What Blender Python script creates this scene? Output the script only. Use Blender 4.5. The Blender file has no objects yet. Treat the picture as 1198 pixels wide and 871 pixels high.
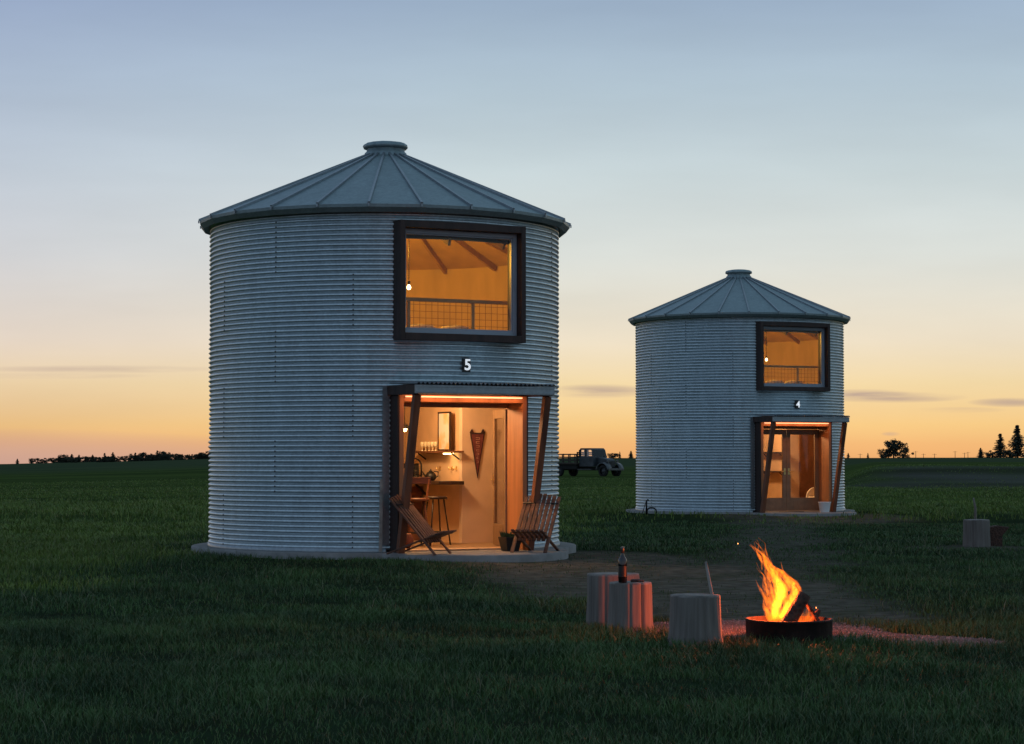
import bpy, bmesh, math, random
import numpy as np
from mathutils import Vector, Matrix, noise as mnoise

random.seed(7); rng = np.random.default_rng(11)
PI = math.pi; R_ = math.radians
SC = bpy.context.scene
COL = SC.collection
EYE = 1.55; F = 2440.0; CX = 599.0; HOR = 537.0

# ------------------------------------------------------------------ helpers
class MB:
    def __init__(s): s.v = []; s.f = []; s.sm = []
    def add(s, verts, faces, M=None, smooth=False):
        o = len(s.v)
        for p in verts:
            p = Vector(p)
            s.v.append(tuple(M @ p) if M is not None else tuple(p))
        for f in faces: s.f.append(tuple(i + o for i in f)); s.sm.append(smooth)
        return s
    def box(s, c, d, M=None):
        x, y, z = d[0]/2, d[1]/2, d[2]/2
        vs = [(c[0]+a*x, c[1]+b*y, c[2]+e*z) for a in (-1, 1) for b in (-1, 1) for e in (-1, 1)]
        return s.add(vs, [(0,1,3,2),(4,6,7,5),(0,4,5,1),(2,3,7,6),(0,2,6,4),(1,5,7,3)], M)
    def beam(s, p0, p1, w, h, side=None):
        p0 = Vector(p0); p1 = Vector(p1); d = (p1-p0).normalized()
        a = Vector(side) if side else (d.cross(Vector((0,0,1))) if abs(d.z) < .95 else Vector((1,0,0)))
        a = (a - d*a.dot(d)).normalized(); b = a.cross(d)
        vs = []
        for p in (p0, p1):
            for (i, j) in ((-1,-1),(1,-1),(1,1),(-1,1)): vs.append(p + a*(i*w/2) + b*(j*h/2))
        return s.add(vs, [(3,2,1,0),(4,5,6,7),(0,1,5,4),(1,2,6,5),(2,3,7,6),(3,0,4,7)])
    def tube(s, pts, rad, n=8, smooth=True, closed=False):
        pts = [Vector(p) for p in pts]; m = len(pts)
        if not isinstance(rad, (list, tuple)): rad = [rad]*m
        vs = []; a = None
        for i, p in enumerate(pts):
            q0 = pts[(i-1) % m] if (closed or i > 0) else p
            q1 = pts[(i+1) % m] if (closed or i < m-1) else p
            d = (q1-q0).normalized()
            if a is None: a = d.cross(Vector((0,0,1))) if abs(d.z) < .9 else d.cross(Vector((1,0,0)))
            a = (a - d*a.dot(d)).normalized(); b = d.cross(a)
            for k in range(n):
                t = 2*PI*k/n; vs.append(p + (a*math.cos(t) + b*math.sin(t))*rad[i])
        fs = []
        for i in range(m if closed else m-1):
            j = (i+1) % m
            for k in range(n): fs.append((i*n+k, i*n+(k+1) % n, j*n+(k+1) % n, j*n+k))
        s.add(vs, fs, None, smooth)
        if not closed:
            o = len(s.v) - len(vs)
            s.f.append(tuple(o+k for k in range(n))[::-1]); s.sm.append(False)
            s.f.append(tuple(o+(m-1)*n+k for k in range(n))); s.sm.append(False)
        return s
    def lathe(s, prof, n=24, c=(0,0,0), smooth=True, wob=None, cap=True):
        vs = []; fs = []
        for i, (r, z) in enumerate(prof):
            for k in range(n):
                t = 2*PI*k/n; rr = r*(wob(t, z) if wob else 1)
                vs.append((c[0]+rr*math.cos(t), c[1]+rr*math.sin(t), c[2]+z))
        for i in range(len(prof)-1):
            for k in range(n): fs.append((i*n+k, i*n+(k+1) % n, (i+1)*n+(k+1) % n, (i+1)*n+k))
        s.add(vs, fs, None, smooth); o = len(s.v)-len(vs)
        if cap:
            s.f.append(tuple(o+k for k in range(n))[::-1]); s.sm.append(False)
            s.f.append(tuple(o+(len(prof)-1)*n+k for k in range(n))); s.sm.append(False)
        return s
    def prism(s, poly, y0, y1, M=None):      # polygon in x,z extruded along y
        n = len(poly)
        vs = [(p[0], y0, p[1]) for p in poly] + [(p[0], y1, p[1]) for p in poly]
        fs = [tuple(range(n)), tuple(range(2*n-1, n-1, -1))]
        fs += [(i, i+n, (i+1) % n + n, (i+1) % n) for i in range(n)]
        return s.add(vs, fs, M)
    def build(s, name, mat, parent=None, bevel=0):
        me = bpy.data.meshes.new(name); me.from_pydata([tuple(p) for p in s.v], [], s.f)
        me.polygons.foreach_set('use_smooth', s.sm); me.materials.append(mat); me.update()
        o = bpy.data.objects.new(name, me); COL.objects.link(o); o.parent = parent
        bm = bmesh.new(); bm.from_mesh(me); bmesh.ops.recalc_face_normals(bm, faces=bm.faces); bm.to_mesh(me); bm.free()
        if bevel:
            b = o.modifiers.new('bevel', 'BEVEL'); b.width = bevel; b.segments = 2; b.limit_method = 'ANGLE'
        return o

def tag(o, label, cat, group=None):
    o['label'] = label; o['category'] = cat
    if group: o['group'] = group
    return o
def thing(name, label, cat, loc=(0,0,0), rz=0, group=None):
    o = bpy.data.objects.new(name, None); COL.objects.link(o); o.empty_display_size = .2
    o.location = loc; o.rotation_euler = (0, 0, rz)
    return tag(o, label, cat, group)
def copy_tree(o, parent=None):
    c = o.copy(); COL.objects.link(c); c.parent = parent
    for ch in list(o.children): copy_tree(ch, c)
    return c
def np_mesh(name, verts, faces, mat, smooth=False):
    me = bpy.data.meshes.new(name); nv = len(verts); nf, k = faces.shape
    me.vertices.add(nv); me.vertices.foreach_set('co', verts.astype(np.float32).ravel())
    me.loops.add(nf*k); me.loops.foreach_set('vertex_index', faces.astype(np.int32).ravel())
    me.polygons.add(nf); me.polygons.foreach_set('loop_start', np.arange(0, nf*k, k, dtype=np.int32))
    me.polygons.foreach_set('loop_total', np.full(nf, k, dtype=np.int32))
    me.polygons.foreach_set('use_smooth', np.full(nf, smooth)); me.materials.append(mat)
    me.update(calc_edges=True); me.validate()
    o = bpy.data.objects.new(name, me); COL.objects.link(o); return o

# ------------------------------------------------------------------ materials
def newmat(name):
    m = bpy.data.materials.new(name); m.use_nodes = True
    nt = m.node_tree; b = nt.nodes['Principled BSDF']; return m, nt, b
def N(nt, t, **kw):
    n = nt.nodes.new(t)
    for k, v in kw.items(): setattr(n, k, v)
    return n
def mathn(nt, op, a, b=None, clamp=False):
    n = nt.nodes.new('ShaderNodeMath'); n.operation = op; n.use_clamp = clamp
    for i, v in enumerate((a, b)):
        if v is None: continue
        if isinstance(v, (int, float)): n.inputs[i].default_value = v
        else: nt.links.new(v, n.inputs[i])
    return n.outputs[0]
def mixc(nt, fac, a, b, mode='MIX'):
    n = nt.nodes.new('ShaderNodeMix'); n.data_type = 'RGBA'; n.blend_type = mode
    for sock, v in ((n.inputs[0], fac), (n.inputs[6], a), (n.inputs[7], b)):
        if isinstance(v, (int, float)): sock.default_value = v
        elif isinstance(v, tuple): sock.default_value = (*v, 1) if len(v) == 3 else v
        else: nt.links.new(v, sock)
    return n.outputs[2]
def mat(name, c, rough=.6, metal=0., var=.25, scale=6., bump=0., bscale=40., stretch=(1,1,1), c2=None, spec=.5):
    m, nt, b = newmat(name)
    tc = N(nt, 'ShaderNodeTexCoord'); mp = N(nt, 'ShaderNodeMapping'); mp.inputs['Scale'].default_value = stretch
    nt.links.new(tc.outputs['Object'], mp.inputs[0])
    nz = N(nt, 'ShaderNodeTexNoise'); nz.inputs['Scale'].default_value = scale; nz.inputs['Detail'].default_value = 6
    nt.links.new(mp.outputs[0], nz.inputs['Vector'])
    mr = N(nt, 'ShaderNodeMapRange'); mr.inputs[1].default_value = .3; mr.inputs[2].default_value = .7
    nt.links.new(nz.outputs['Fac'], mr.inputs[0])
    c2 = c2 or tuple(x*(1-2*var) if x*(1-2*var) > 0 else 0 for x in c)
    c1 = tuple(min(1, x*(1+var*.5)) for x in c)
    nt.links.new(mixc(nt, mr.outputs[0], c2, c1), b.inputs['Base Color'])
    b.inputs['Roughness'].default_value = rough; b.inputs['Metallic'].default_value = metal
    b.inputs['Specular IOR Level'].default_value = spec
    if bump:
        n2 = N(nt, 'ShaderNodeTexNoise'); n2.inputs['Scale'].default_value = bscale; n2.inputs['Detail'].default_value = 5
        nt.links.new(mp.outputs[0], n2.inputs['Vector'])
        bp = N(nt, 'ShaderNodeBump'); bp.inputs['Strength'].default_value = bump; bp.inputs['Distance'].default_value = .01
        nt.links.new(n2.outputs['Fac'], bp.inputs['Height']); nt.links.new(bp.outputs[0], b.inputs['Normal'])
    return m
def emis(name, c, s):
    m, nt, b = newmat(name); b.inputs['Base Color'].default_value = (*c, 1)
    b.inputs['Emission Color'].default_value = (*c, 1); b.inputs['Emission Strength'].default_value = s
    return m
def glassmat(name, refl=1.0):
    m, nt, b = newmat(name); nt.nodes.remove(b)
    tr = N(nt, 'ShaderNodeBsdfTransparent'); gl = N(nt, 'ShaderNodeBsdfGlossy'); gl.inputs['Roughness'].default_value = .02
    fr = N(nt, 'ShaderNodeFresnel'); fr.inputs[0].default_value = 1.45
    mx = N(nt, 'ShaderNodeMixShader'); nt.links.new(mathn(nt, 'MULTIPLY', fr.outputs[0], refl), mx.inputs[0])
    nt.links.new(tr.outputs[0], mx.inputs[1]); nt.links.new(gl.outputs[0], mx.inputs[2])
    nt.links.new(mx.outputs[0], nt.nodes['Material Output'].inputs[0]); return m

def galv(name, base=(.50,.53,.55), rough=.42, metal=.75):
    m, nt, b = newmat(name); tc = N(nt, 'ShaderNodeTexCoord')
    vo = N(nt, 'ShaderNodeTexVoronoi'); vo.inputs['Scale'].default_value = 28
    nt.links.new(tc.outputs['Object'], vo.inputs['Vector'])
    st = N(nt, 'ShaderNodeMapping'); st.inputs['Scale'].default_value = (3.2, 3.2, .35); nt.links.new(tc.outputs['Object'], st.inputs[0])
    nz = N(nt, 'ShaderNodeTexNoise'); nz.inputs['Scale'].default_value = 2.2; nz.inputs['Detail'].default_value = 7
    nt.links.new(st.outputs[0], nz.inputs['Vector'])
    n3 = N(nt, 'ShaderNodeTexNoise'); n3.inputs['Scale'].default_value = 1.1; n3.inputs['Detail'].default_value = 8
    nt.links.new(tc.outputs['Object'], n3.inputs['Vector'])
    r1 = N(nt, 'ShaderNodeMapRange'); r1.inputs[1].default_value = .3; r1.inputs[2].default_value = .72; nt.links.new(nz.outputs[0], r1.inputs[0])
    c = mixc(nt, r1.outputs[0], tuple(x*.93 for x in base), tuple(min(1, x*1.06) for x in base))
    sep = N(nt, 'ShaderNodeSeparateColor'); nt.links.new(vo.outputs['Color'], sep.inputs[0])
    sp = N(nt, 'ShaderNodeMapRange'); sp.inputs[3].default_value = .9; sp.inputs[4].default_value = 1.08; nt.links.new(sep.outputs[0], sp.inputs[0])
    c = mixc(nt, 1.0, c, sp.outputs[0], 'MULTIPLY')
    r3 = N(nt, 'ShaderNodeMapRange'); r3.inputs[1].default_value = .62; r3.inputs[2].default_value = .8; r3.inputs[4].default_value = .16
    nt.links.new(n3.outputs[0], r3.inputs[0])
    c = mixc(nt, r3.outputs[0], c, (.26,.20,.16))
    nt.links.new(c, b.inputs['Base Color']); b.inputs['Metallic'].default_value = metal
    rr = N(nt, 'ShaderNodeMapRange'); rr.inputs[3].default_value = rough-.08; rr.inputs[4].default_value = rough+.14
    nt.links.new(n3.outputs[0], rr.inputs[0]); nt.links.new(rr.outputs[0], b.inputs['Roughness'])
    return m

M = {}
M['galv'] = galv('galvanised_wall', (.54,.625,.67), .38, .85)
M['roof'] = galv('galvanised_roof', (.24,.31,.33), .5, .55)
M['trim'] = galv('galvanised_trim', (.30,.34,.37), .4, .7)
M['concrete'] = mat('concrete', (.24,.24,.235), .9, 0, .15, 5, .25, 60)
M['darkwood'] = mat('dark_stained_wood', (.045,.022,.018), .6, 0, .3, 8, .2, 30, (1,1,.12))
M['redwood'] = mat('red_cedar', (.22,.075,.035), .55, 0, .28, 7, .2, 30, (1,1,.1))
M['jamb'] = mat('cedar_jamb', (.50,.21,.08), .55, 0, .2, 7, .15, 30, (1,1,.1))
M['door'] = mat('brown_door_paint', (.26,.155,.085), .5, 0, .12, 6)
M['vinyl'] = mat('grey_window_frame', (.33,.37,.43), .4, 0, .06, 4)
M['liner'] = mat('plywood_lining', (.60,.44,.24), .7, 0, .1, 3, .1, 30, (1,1,.3))
M['ceil'] = mat('plywood_ceiling', (.52,.36,.19), .7, 0, .1, 3)
M['rafter'] = mat('rafter_wood', (.42,.27,.12), .7, 0, .15, 5)
M['wallpaint'] = mat('cream_wall_paint', (.62,.41,.24), .8, 0, .07, 3)
M['wallpaint2'] = mat('plaster_wall', (.62,.45,.32), .85, 0, .08, 2)
M['floorwood'] = mat('floor_boards', (.35,.22,.12), .5, 0, .2, 5, 0, 1, (.3,6,1))
M['black'] = mat('black_metal', (.012,.011,.012), .45, .3, .1, 6)
M['blackm'] = mat('black_plastic', (.012,.012,.013), .5, 0, .1, 6)
M['white'] = mat('white_paint', (.8,.8,.8), .5, 0, .04, 5)
M['cream'] = mat('cream_cloth', (.75,.66,.52), .9, 0, .08, 8, .3, 14)
M['glass'] = glassmat('window_glass', .45)
M['brass'] = mat('brass', (.8,.6,.25), .3, 1, .05, 8)
M['counter'] = mat('dark_worktop', (.03,.014,.010), .4, 0, .2, 8)
M['cabinet'] = mat('brown_cabinet', (.16,.06,.03), .5, 0, .2, 6)
M['glow'] = emis('lamp_glow', (1.0,.72,.30), 9)
M['glow2'] = emis('strip_glow', (1.0,.50,.26), 1.5)
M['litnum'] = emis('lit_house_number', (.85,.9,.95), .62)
M['bolt'] = mat('rusty_bolt', (.07,.055,.05), .7, .4)
M['soil'] = mat('plant_soil', (.03,.02,.015), .95)
M['leaf'] = mat('plant_leaf', (.06,.10,.03), .6, 0, .3, 10)

# ------------------------------------------------------------------ terrain
HPX = np.array([-2500,-400,0,60,120,180,245,350,500,660,745,1000,1140,1198,1600,3500.])
HPY = np.array([549,547,544,542.5,540.5,538.8,536.2,535,535.5,537,536.5,536.5,535.8,535.8,534,540.])
def sstep(a, b, x):
    t = np.clip((x-a)/(b-a), 0, 1); return t*t*(3-2*t)
def wav(x, y, s, seed):
    r = np.random.default_rng(seed); o = 0
    for i in range(5):
        a = r.uniform(0, 2*PI); k = s*(1.7**i)*.6; o = o + np.sin((x*np.cos(a)+y*np.sin(a))*k + r.uniform(0, 6))*(.62**i)
    return o/2.2
def H(x, y):
    x = np.asarray(x, float); y = np.asarray(y, float)
    px = CX + F*x/np.maximum(y, 30.)
    zf = EYE + (HOR-np.interp(px, HPX, HPY))/F*420
    t = np.clip((y-62)/(420-62), 0, 1); z = zf*t**.9
    z = z + sstep(280, 420, y)*(.22*wav(x, y*.1, .06, 91)+.13*wav(x, y*.1, .22, 92))
    z = np.where(y > 420, z[()] if False else zf + (.22*wav(x, y*.1, .06, 91)+.13*wav(x, y*.1, .22, 92)) - (y-420)*.01, z)
    # earth bank to the right of the far bin
    m = sstep(970, 1030, px)*sstep(98, 116, y)*(1-sstep(116, 300, y))
    z = z + m*(.78 + .10*wav(x, y, .25, 3))
    # the soil is banked up against both bins
    for (bx_, by_, hh_) in ((-2.01, 33., .085), (6.04, 55.4, .13)):
        rr_ = np.hypot(x-bx_, y-by_); z = z + hh_*(1-sstep(3.1, 6.5, rr_))
    # left swale ledge
    z = z + .16*(1-sstep(-9.5, -7.6, x))*sstep(50, 51.5, y)*(1-sstep(52, 75, y))
    # the tufted lawn swells a little
    near = (1-sstep(70, 120, y))
    z = z + near*(.035*wav(x, y, .55, 5) + .018*wav(x, y, 1.9, 6))
    z = z + (1-near)*.10*wav(x, y, .09, 8)*(1-sstep(250, 420, y))
    return z
FIRE = (2.38, 18.0); ST_A = (1.065, 18.75); ST_B = (.955, 19.75); ST_C = (1.52, 17.42); ST_D = (8.05, 36.2)
B1 = dict(c=(-2.01, 33.0), a=R_(27.8)); B2 = dict(c=(6.04, 55.4), a=R_(24.5))
def loc(B, u, y, z=0):
    c, s = math.cos(B['a']), math.sin(B['a']); return (B['c'][0]+u*c-y*s, B['c'][1]+u*s+y*c, z)
def su(B, px, y):       # local u on the plane local-y = y seen at picture column px (used only to measure the photo)
    c, s = math.cos(B['a']), math.sin(B['a']); k = (px-CX)/F
    return (k*(B['c'][1]+y*c)-B['c'][0]+y*s)/(c-k*s)
def sy(B, px, u):
    c, s = math.cos(B['a']), math.sin(B['a']); k = (px-CX)/F
    return (k*(B['c'][1]+u*s)-B['c'][0]-u*c)/(-s-k*c)
def zz(py, Y): return EYE+(HOR-py)/F*Y

def seg(x, y, a, b):
    ax, ay = a; bx, by = b; t = np.clip(((x-ax)*(bx-ax)+(y-ay)*(by-ay))/((bx-ax)**2+(by-ay)**2), 0, 1)
    return np.hypot(x-ax-t*(bx-ax), y-ay-t*(by-ay))
def dirt_mask(x, y):
    n = .7*wav(x, y, 1.3, 21)+.4*wav(x, y, 4., 22)
    d = np.minimum(seg(x, y, (.5, 31.5), (2.0, 24.5))-1.9, seg(x, y, (1.9, 25), (2.9, 21.2))-1.5)
    d2 = np.minimum(seg(x, y, (3.2, 26), (6.5, 51))-1.0, np.hypot(x-7.4, y-52.0)-2.6)
    d3 = np.hypot((x-8.1)*.7, y-36.0)-1.0
    return (1-sstep(-.5, .5, d+n*.5))*.9 + (1-sstep(-.6, .6, np.minimum(d2, d3)+n*.6))*.75
def gravel_mask(x, y):
    n = .16*wav(x, y, 3, 31)+.1*wav(x, y, 8, 32)
    d = np.minimum(np.hypot((x-2.25)/1.15, (y-19.15)/1.25)-1, seg(x, y, (2.6, 19.2), (3.75, 18.1))/.45-1)
    return 1-sstep(-.12, .12, d+n)
def field_mask(x, y):
    n = wav(x, y, .5, 41)*1.2+wav(x, y, 1.7, 42)*.5
    a = sstep(-1.5, .9, (-6.4-x)+n*.8)*sstep(21, 28, y+n*1.5)
    o_ = 13*sstep(0, 3, x); b = sstep(34, 56, y+n*5-o_)
    return np.maximum(a, b)
def bank_mask(x, y):
    px = CX + F*x/np.maximum(y, 30.)
    n = wav(x, y, .3, 51)
    n2 = wav(x, y*2.2, .8, 52)
    return sstep(975, 1060, px+n2*30)*sstep(88, 99, y+n*4+n2*2)*(1-sstep(110, 120, y+n*3+n2*2))*(.75+.25*n2)

def graded(a, b, step, lo, hi, g):
    v = list(np.arange(a, b, step)); x = v[-1]; s = step
    while x < hi: s *= g; x += s; v.append(x)
    x = v[0]; s = step; w = []
    while x > lo: s *= g; x -= s; w.append(x)
    return np.array(w[::-1]+v)
xs = graded(-13, 15, .22, -1500, 1500, 1.10); ys = graded(9, 62, .25, -60, 1800, 1.045)
GX, GY = np.meshgrid(xs, ys); GZ = H(GX, GY)
gv = np.stack([GX.ravel(), GY.ravel(), GZ.ravel()], 1); nx, ny = len(xs), len(ys)
ii = (np.arange(ny-1)[:, None]*nx+np.arange(nx-1)[None]).ravel()
gf = np.stack([ii, ii+1, ii+nx+1, ii+nx], 1)

gm, nt, b = newmat('ground_soil_and_turf')
tc = N(nt, 'ShaderNodeTexCoord')
def gn(scale, detail=6):
    n = N(nt, 'ShaderNodeTexNoise'); n.inputs['Scale'].default_value = scale; n.inputs['Detail'].default_value = detail
    nt.links.new(tc.outputs['Object'], n.inputs['Vector']); return n.outputs[0]
def rng_(v, a, b2, lo=0., hi=1.):
    r = N(nt, 'ShaderNodeMapRange'); r.inputs[1].default_value = a; r.inputs[2].default_value = b2
    r.inputs[3].default_value = lo; r.inputs[4].default_value = hi; nt.links.new(v, r.inputs[0]); return r.outputs[0]
def attr(n): a = N(nt, 'ShaderNodeAttribute'); a.attribute_name = n; return a.outputs['Fac']
mpg = N(nt, 'ShaderNodeMapping'); mpg.inputs['Scale'].default_value = (.012, .05, .05); nt.links.new(tc.outputs['Object'], mpg.inputs[0])
nb = N(nt, 'ShaderNodeTexNoise'); nb.inputs['Scale'].default_value = 2.2; nb.inputs['Detail'].default_value = 7; nt.links.new(mpg.outputs[0], nb.inputs['Vector'])
lawn = mixc(nt, rng_(gn(2.5), .35, .65), (.020,.026,.015), (.022,.040,.020))
field = mixc(nt, rng_(nb.outputs[0], .36, .64), (.042,.066,.020), (.070,.104,.028))
field = mixc(nt, rng_(gn(1.4, 8), .4, .75, 0, .5), field, (.030,.040,.016))
far = mixc(nt, rng_(nb.outputs[0], .3, .7), (.042,.062,.034), (.064,.084,.042))
dirt = mixc(nt, rng_(gn(5), .3, .7), (.070,.062,.050), (.150,.134,.108))
dirt = mixc(nt, rng_(gn(1.3), .5, .7, 0, .6), dirt, (.045,.055,.028))
bank = mixc(nt, rng_(nb.outputs[0], .35, .65), (.040,.040,.032), (.105,.105,.096))
c = mixc(nt, attr('field'), lawn, field); c = mixc(nt, attr('far'), c, far); c = mixc(nt, attr('dirt'), c, dirt); c = mixc(nt, attr('bank'), c, bank)
grav = mixc(nt, rng_(gn(30), .3, .7), (.06,.052,.046), (.14,.12,.105))
c = mixc(nt, attr('gravel'), c, grav)
nt.links.new(c, b.inputs['Base Color']); b.inputs['Roughness'].default_value = 1.; b.inputs['Specular IOR Level'].default_value = 0.
bp = N(nt, 'ShaderNodeBump'); bp.inputs['Strength'].default_value = .8; bp.inputs['Distance'].default_value = .05
nt.links.new(gn(9, 8), bp.inputs['Height']); nt.links.new(bp.outputs[0], b.inputs['Normal'])
ground = np_mesh('ground', gv, gf, gm, True); ground['kind'] = 'structure'
fx, fy = GX.ravel(), GY.ravel()
for nm, arr in (('field', field_mask(fx, fy)), ('dirt', np.clip(dirt_mask(fx, fy), 0, 1)), ('bank', bank_mask(fx, fy)),
                ('gravel', gravel_mask(fx, fy)), ('far', sstep(150, 260, fy))):
    a = ground.data.attributes.new(nm, 'FLOAT', 'POINT'); a.data.foreach_set('value', arr.astype(np.float32))

# ------------------------------------------------------------------ grass, weeds and gravel (stuff)
def leafmat(name, ca, cb, cc):
    m, nt, b = newmat(name)
    g = N(nt, 'ShaderNodeNewGeometry'); tc = N(nt, 'ShaderNodeTexCoord')
    nz = N(nt, 'ShaderNodeTexNoise'); nz.inputs['Scale'].default_value = .9; nz.inputs['Detail'].default_value = 4
    nt.links.new(tc.outputs['Object'], nz.inputs['Vector'])
    mr = N(nt, 'ShaderNodeMapRange'); mr.inputs[1].default_value = .38; mr.inputs[2].default_value = .62; nt.links.new(nz.outputs[0], mr.inputs[0])
    c = mixc(nt, mr.outputs[0], ca, cb)
    r = N(nt, 'ShaderNodeMapRange'); r.inputs[1].default_value = .72; r.inputs[2].default_value = 1.; r.inputs[4].default_value = .9
    nt.links.new(g.outputs['Random Per Island'], r.inputs[0])
    c = mixc(nt, r.outputs[0], c, cc)
    nt.links.new(c, b.inputs['Base Color']); b.inputs['Roughness'].default_value = .6; b.inputs['Specular IOR Level'].default_value = .25
    return m
M['lawn'] = leafmat('lawn_blades', (.026,.060,.019), (.062,.128,.034), (.12,.135,.05))
M['fieldg'] = leafmat('field_blades', (.072,.125,.022), (.155,.225,.040), (.20,.20,.06))
def scatter(n, y0, y1, marg=2.2, k=.262):
    # even density over a wedge widening with distance
    out = []
    yy = rng.uniform(y0, y1, n*3); xx = rng.uniform(-1, 1, n*3)*(k*y1+marg)
    keep = np.abs(xx) < k*yy+marg
    return xx[keep], yy[keep]
def in_obstacle(x, y):
    m = np.zeros_like(x, bool)
    for B, r in ((B1, 3.03), (B2, 3.03)):
        m |= np.hypot(x-B['c'][0], y-B['c'][1]) < r
        cx, cy, _ = loc(B, .2, -2.5); m |= np.hypot(x-cx, y-cy) < 1.52
    for (p, r) in ((FIRE, .385), (ST_A, .22), (ST_B, .29), (ST_C, .22), (ST_D, .3)): m |= np.hypot(x-p[0], y-p[1]) < r
    return m
def blades(name, x, y, h, w, m, lean=.6):
    n = len(x); z = H(x, y)-.012
    az = rng.uniform(0, 2*PI, n); fa = az+rng.uniform(-.6, .6, n)
    ln = rng.uniform(.15, lean+.35, n)*h
    dx, dy = np.cos(az), np.sin(az); wx, wy = -np.sin(fa)*w/2, np.cos(fa)*w/2
    P = np.zeros((n, 5, 3))
    P[:, 0] = np.stack([x-wx, y-wy, z], 1); P[:, 1] = np.stack([x+wx, y+wy, z], 1)
    mx, my, mz = x+dx*ln*.35, y+dy*ln*.35, z+h*.6
    P[:, 2] = np.stack([mx+wx*.75, my+wy*.75, mz], 1); P[:, 3] = np.stack([mx-wx*.75, my-wy*.75, mz], 1)
    P[:, 4] = np.stack([x+dx*ln, y+dy*ln, z+h*rng.uniform(.85, 1.05, n)], 1)
    i = np.arange(n)[:, None]*5
    f = np.concatenate([i+np.array([[0, 1, 2]]), i+np.array([[0, 2, 3]]), i+np.array([[3, 2, 4]])])
    return np_mesh(name, P.reshape(-1, 3), f, m)
def turf(y0, y1, n, hmin, hmax, w, sparse_dirt=.97, tall=0):
    x, y = scatter(n, y0, y1); x, y = x[:n*2], y[:n*2]
    d = np.clip(dirt_mask(x, y), 0, 1)*sparse_dirt; g = gravel_mask(x, y)
    cl = np.clip(.62+.55*wav(x, y, 2.3, 61)+.35*wav(x, y, 6.5, 62), 0.05, 1)
    keep = (rng.uniform(0, 1, len(x)) > np.maximum(d, g*.985)) & ~in_obstacle(x, y) & (rng.uniform(0, 1, len(x)) < .35+.65*cl)
    x, y, cl, d = x[keep], y[keep], cl[keep], d[keep]
    pt = sstep(.55, 1.1, wav(x, y, .8, 71)+.35*wav(x, y, 2.7, 72)); kp = rng.uniform(0, 1, len(x)) > .75*pt*(y < 24)
    x, y, cl, d, pt = x[kp], y[kp], cl[kp], d[kp], pt[kp]
    h = (hmin+(hmax-hmin)*cl*rng.uniform(.35, 1, len(x)))*(1-.55*d)*(1-.45*pt)
    wd = w*rng.uniform(.6, 1.3, len(x))
    return x, y, h, wd
X, Y_, Hh, W = [np.concatenate(z) for z in zip(turf(8.5, 15, 62000, .035, .115, .006), turf(15, 20.5, 60000, .04, .13, .007),
                                              turf(20.5, 33, 80000, .04, .11, .009), turf(33, 50, 60000, .04, .12, .016))]
fm = field_mask(X, Y_); isf = fm > rng.uniform(.02, .98, len(X))
tag(blades('lawn_grass', X[~isf], Y_[~isf], Hh[~isf], W[~isf], M['lawn']), 'dark tufted lawn grass filling the foreground', 'grass')['kind'] = 'stuff'
xf, yf, hf, wf = [np.concatenate(z) for z in zip(turf(23, 40, 50000, .06, .2, .011, 0), turf(40, 70, 55000, .05, .2, .022, 0), turf(62, 100, 26000, .04, .13, .03, 0), turf(90, 130, 12000, .03, .09, .04, 0))]
k2 = (field_mask(xf, yf) > rng.uniform(.05, .98, len(xf))) & (bank_mask(xf, yf) < rng.uniform(.1, 1.25, len(xf))); 
xf, yf, hf, wf = xf[k2], yf[k2], hf[k2], wf[k2]
X2 = np.concatenate([X[isf], xf]); Y2 = np.concatenate([Y_[isf], yf]); H2 = np.concatenate([Hh[isf]*1.3, hf]); W2 = np.concatenate([W[isf], wf])
tag(blades('field_grass', X2, Y2, H2, W2, M['fieldg']), 'brighter green field grass beyond the dark lawn', 'grass')['kind'] = 'stuff'

M['stem'] = leafmat('pale_seed_stems', (.10,.11,.06), (.15,.14,.08), (.22,.20,.13))
xs_, ys_, hs_, ws_ = [np.concatenate(z) for z in zip(turf(8.5, 17, 1100, .08, .2, .004), turf(21, 40, 1500, .1, .2, .008))]
tag(blades('seed_stems', xs_, ys_, hs_, ws_, M['stem'], .8), 'scattered pale seed stems standing above the lawn', 'grass')['kind'] = 'stuff'
# gravel stones round the fire
gx = rng.uniform(.3, 4.6, 30000); gy = rng.uniform(16.6, 20.6, 30000)
k = (gravel_mask(gx, gy) > rng.uniform(.15, .95, len(gx))) & ~in_obstacle(gx, gy); gx, gy = gx[k], gy[k]; n = len(gx)
base = np.array([(1,0,0),(-1,0,0),(0,1,0),(0,-1,0),(0,0,1),(0,0,-1)], float)
r = rng.uniform(.008, .022, n); P = base[None]*r[:, None, None]*rng.uniform(.6, 1.3, (n, 6, 1)); P[:, :, 2] *= .7
an = rng.uniform(0, 6.3, n); ca, sa = np.cos(an)[:, None], np.sin(an)[:, None]
Q = P.copy(); Q[:, :, 0] = P[:, :, 0]*ca-P[:, :, 1]*sa; Q[:, :, 1] = P[:, :, 0]*sa+P[:, :, 1]*ca
Q += np.stack([gx, gy, H(gx, gy)+.005], 1)[:, None]
tri = np.array([(0,2,4),(2,1,4),(1,3,4),(3,0,4),(2,0,5),(1,2,5),(3,1,5),(0,3,5)])
fcs = (np.arange(n)[:, None, None]*6+tri[None]).reshape(-1, 3)
M['stone'] = leafmat('gravel_stone', (.085,.068,.062), (.15,.125,.115), (.27,.24,.22))
tag(np_mesh('gravel', Q.reshape(-1, 3), fcs, M['stone']), 'pale loose gravel spread round the fire ring', 'gravel')['kind'] = 'stuff'

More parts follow.
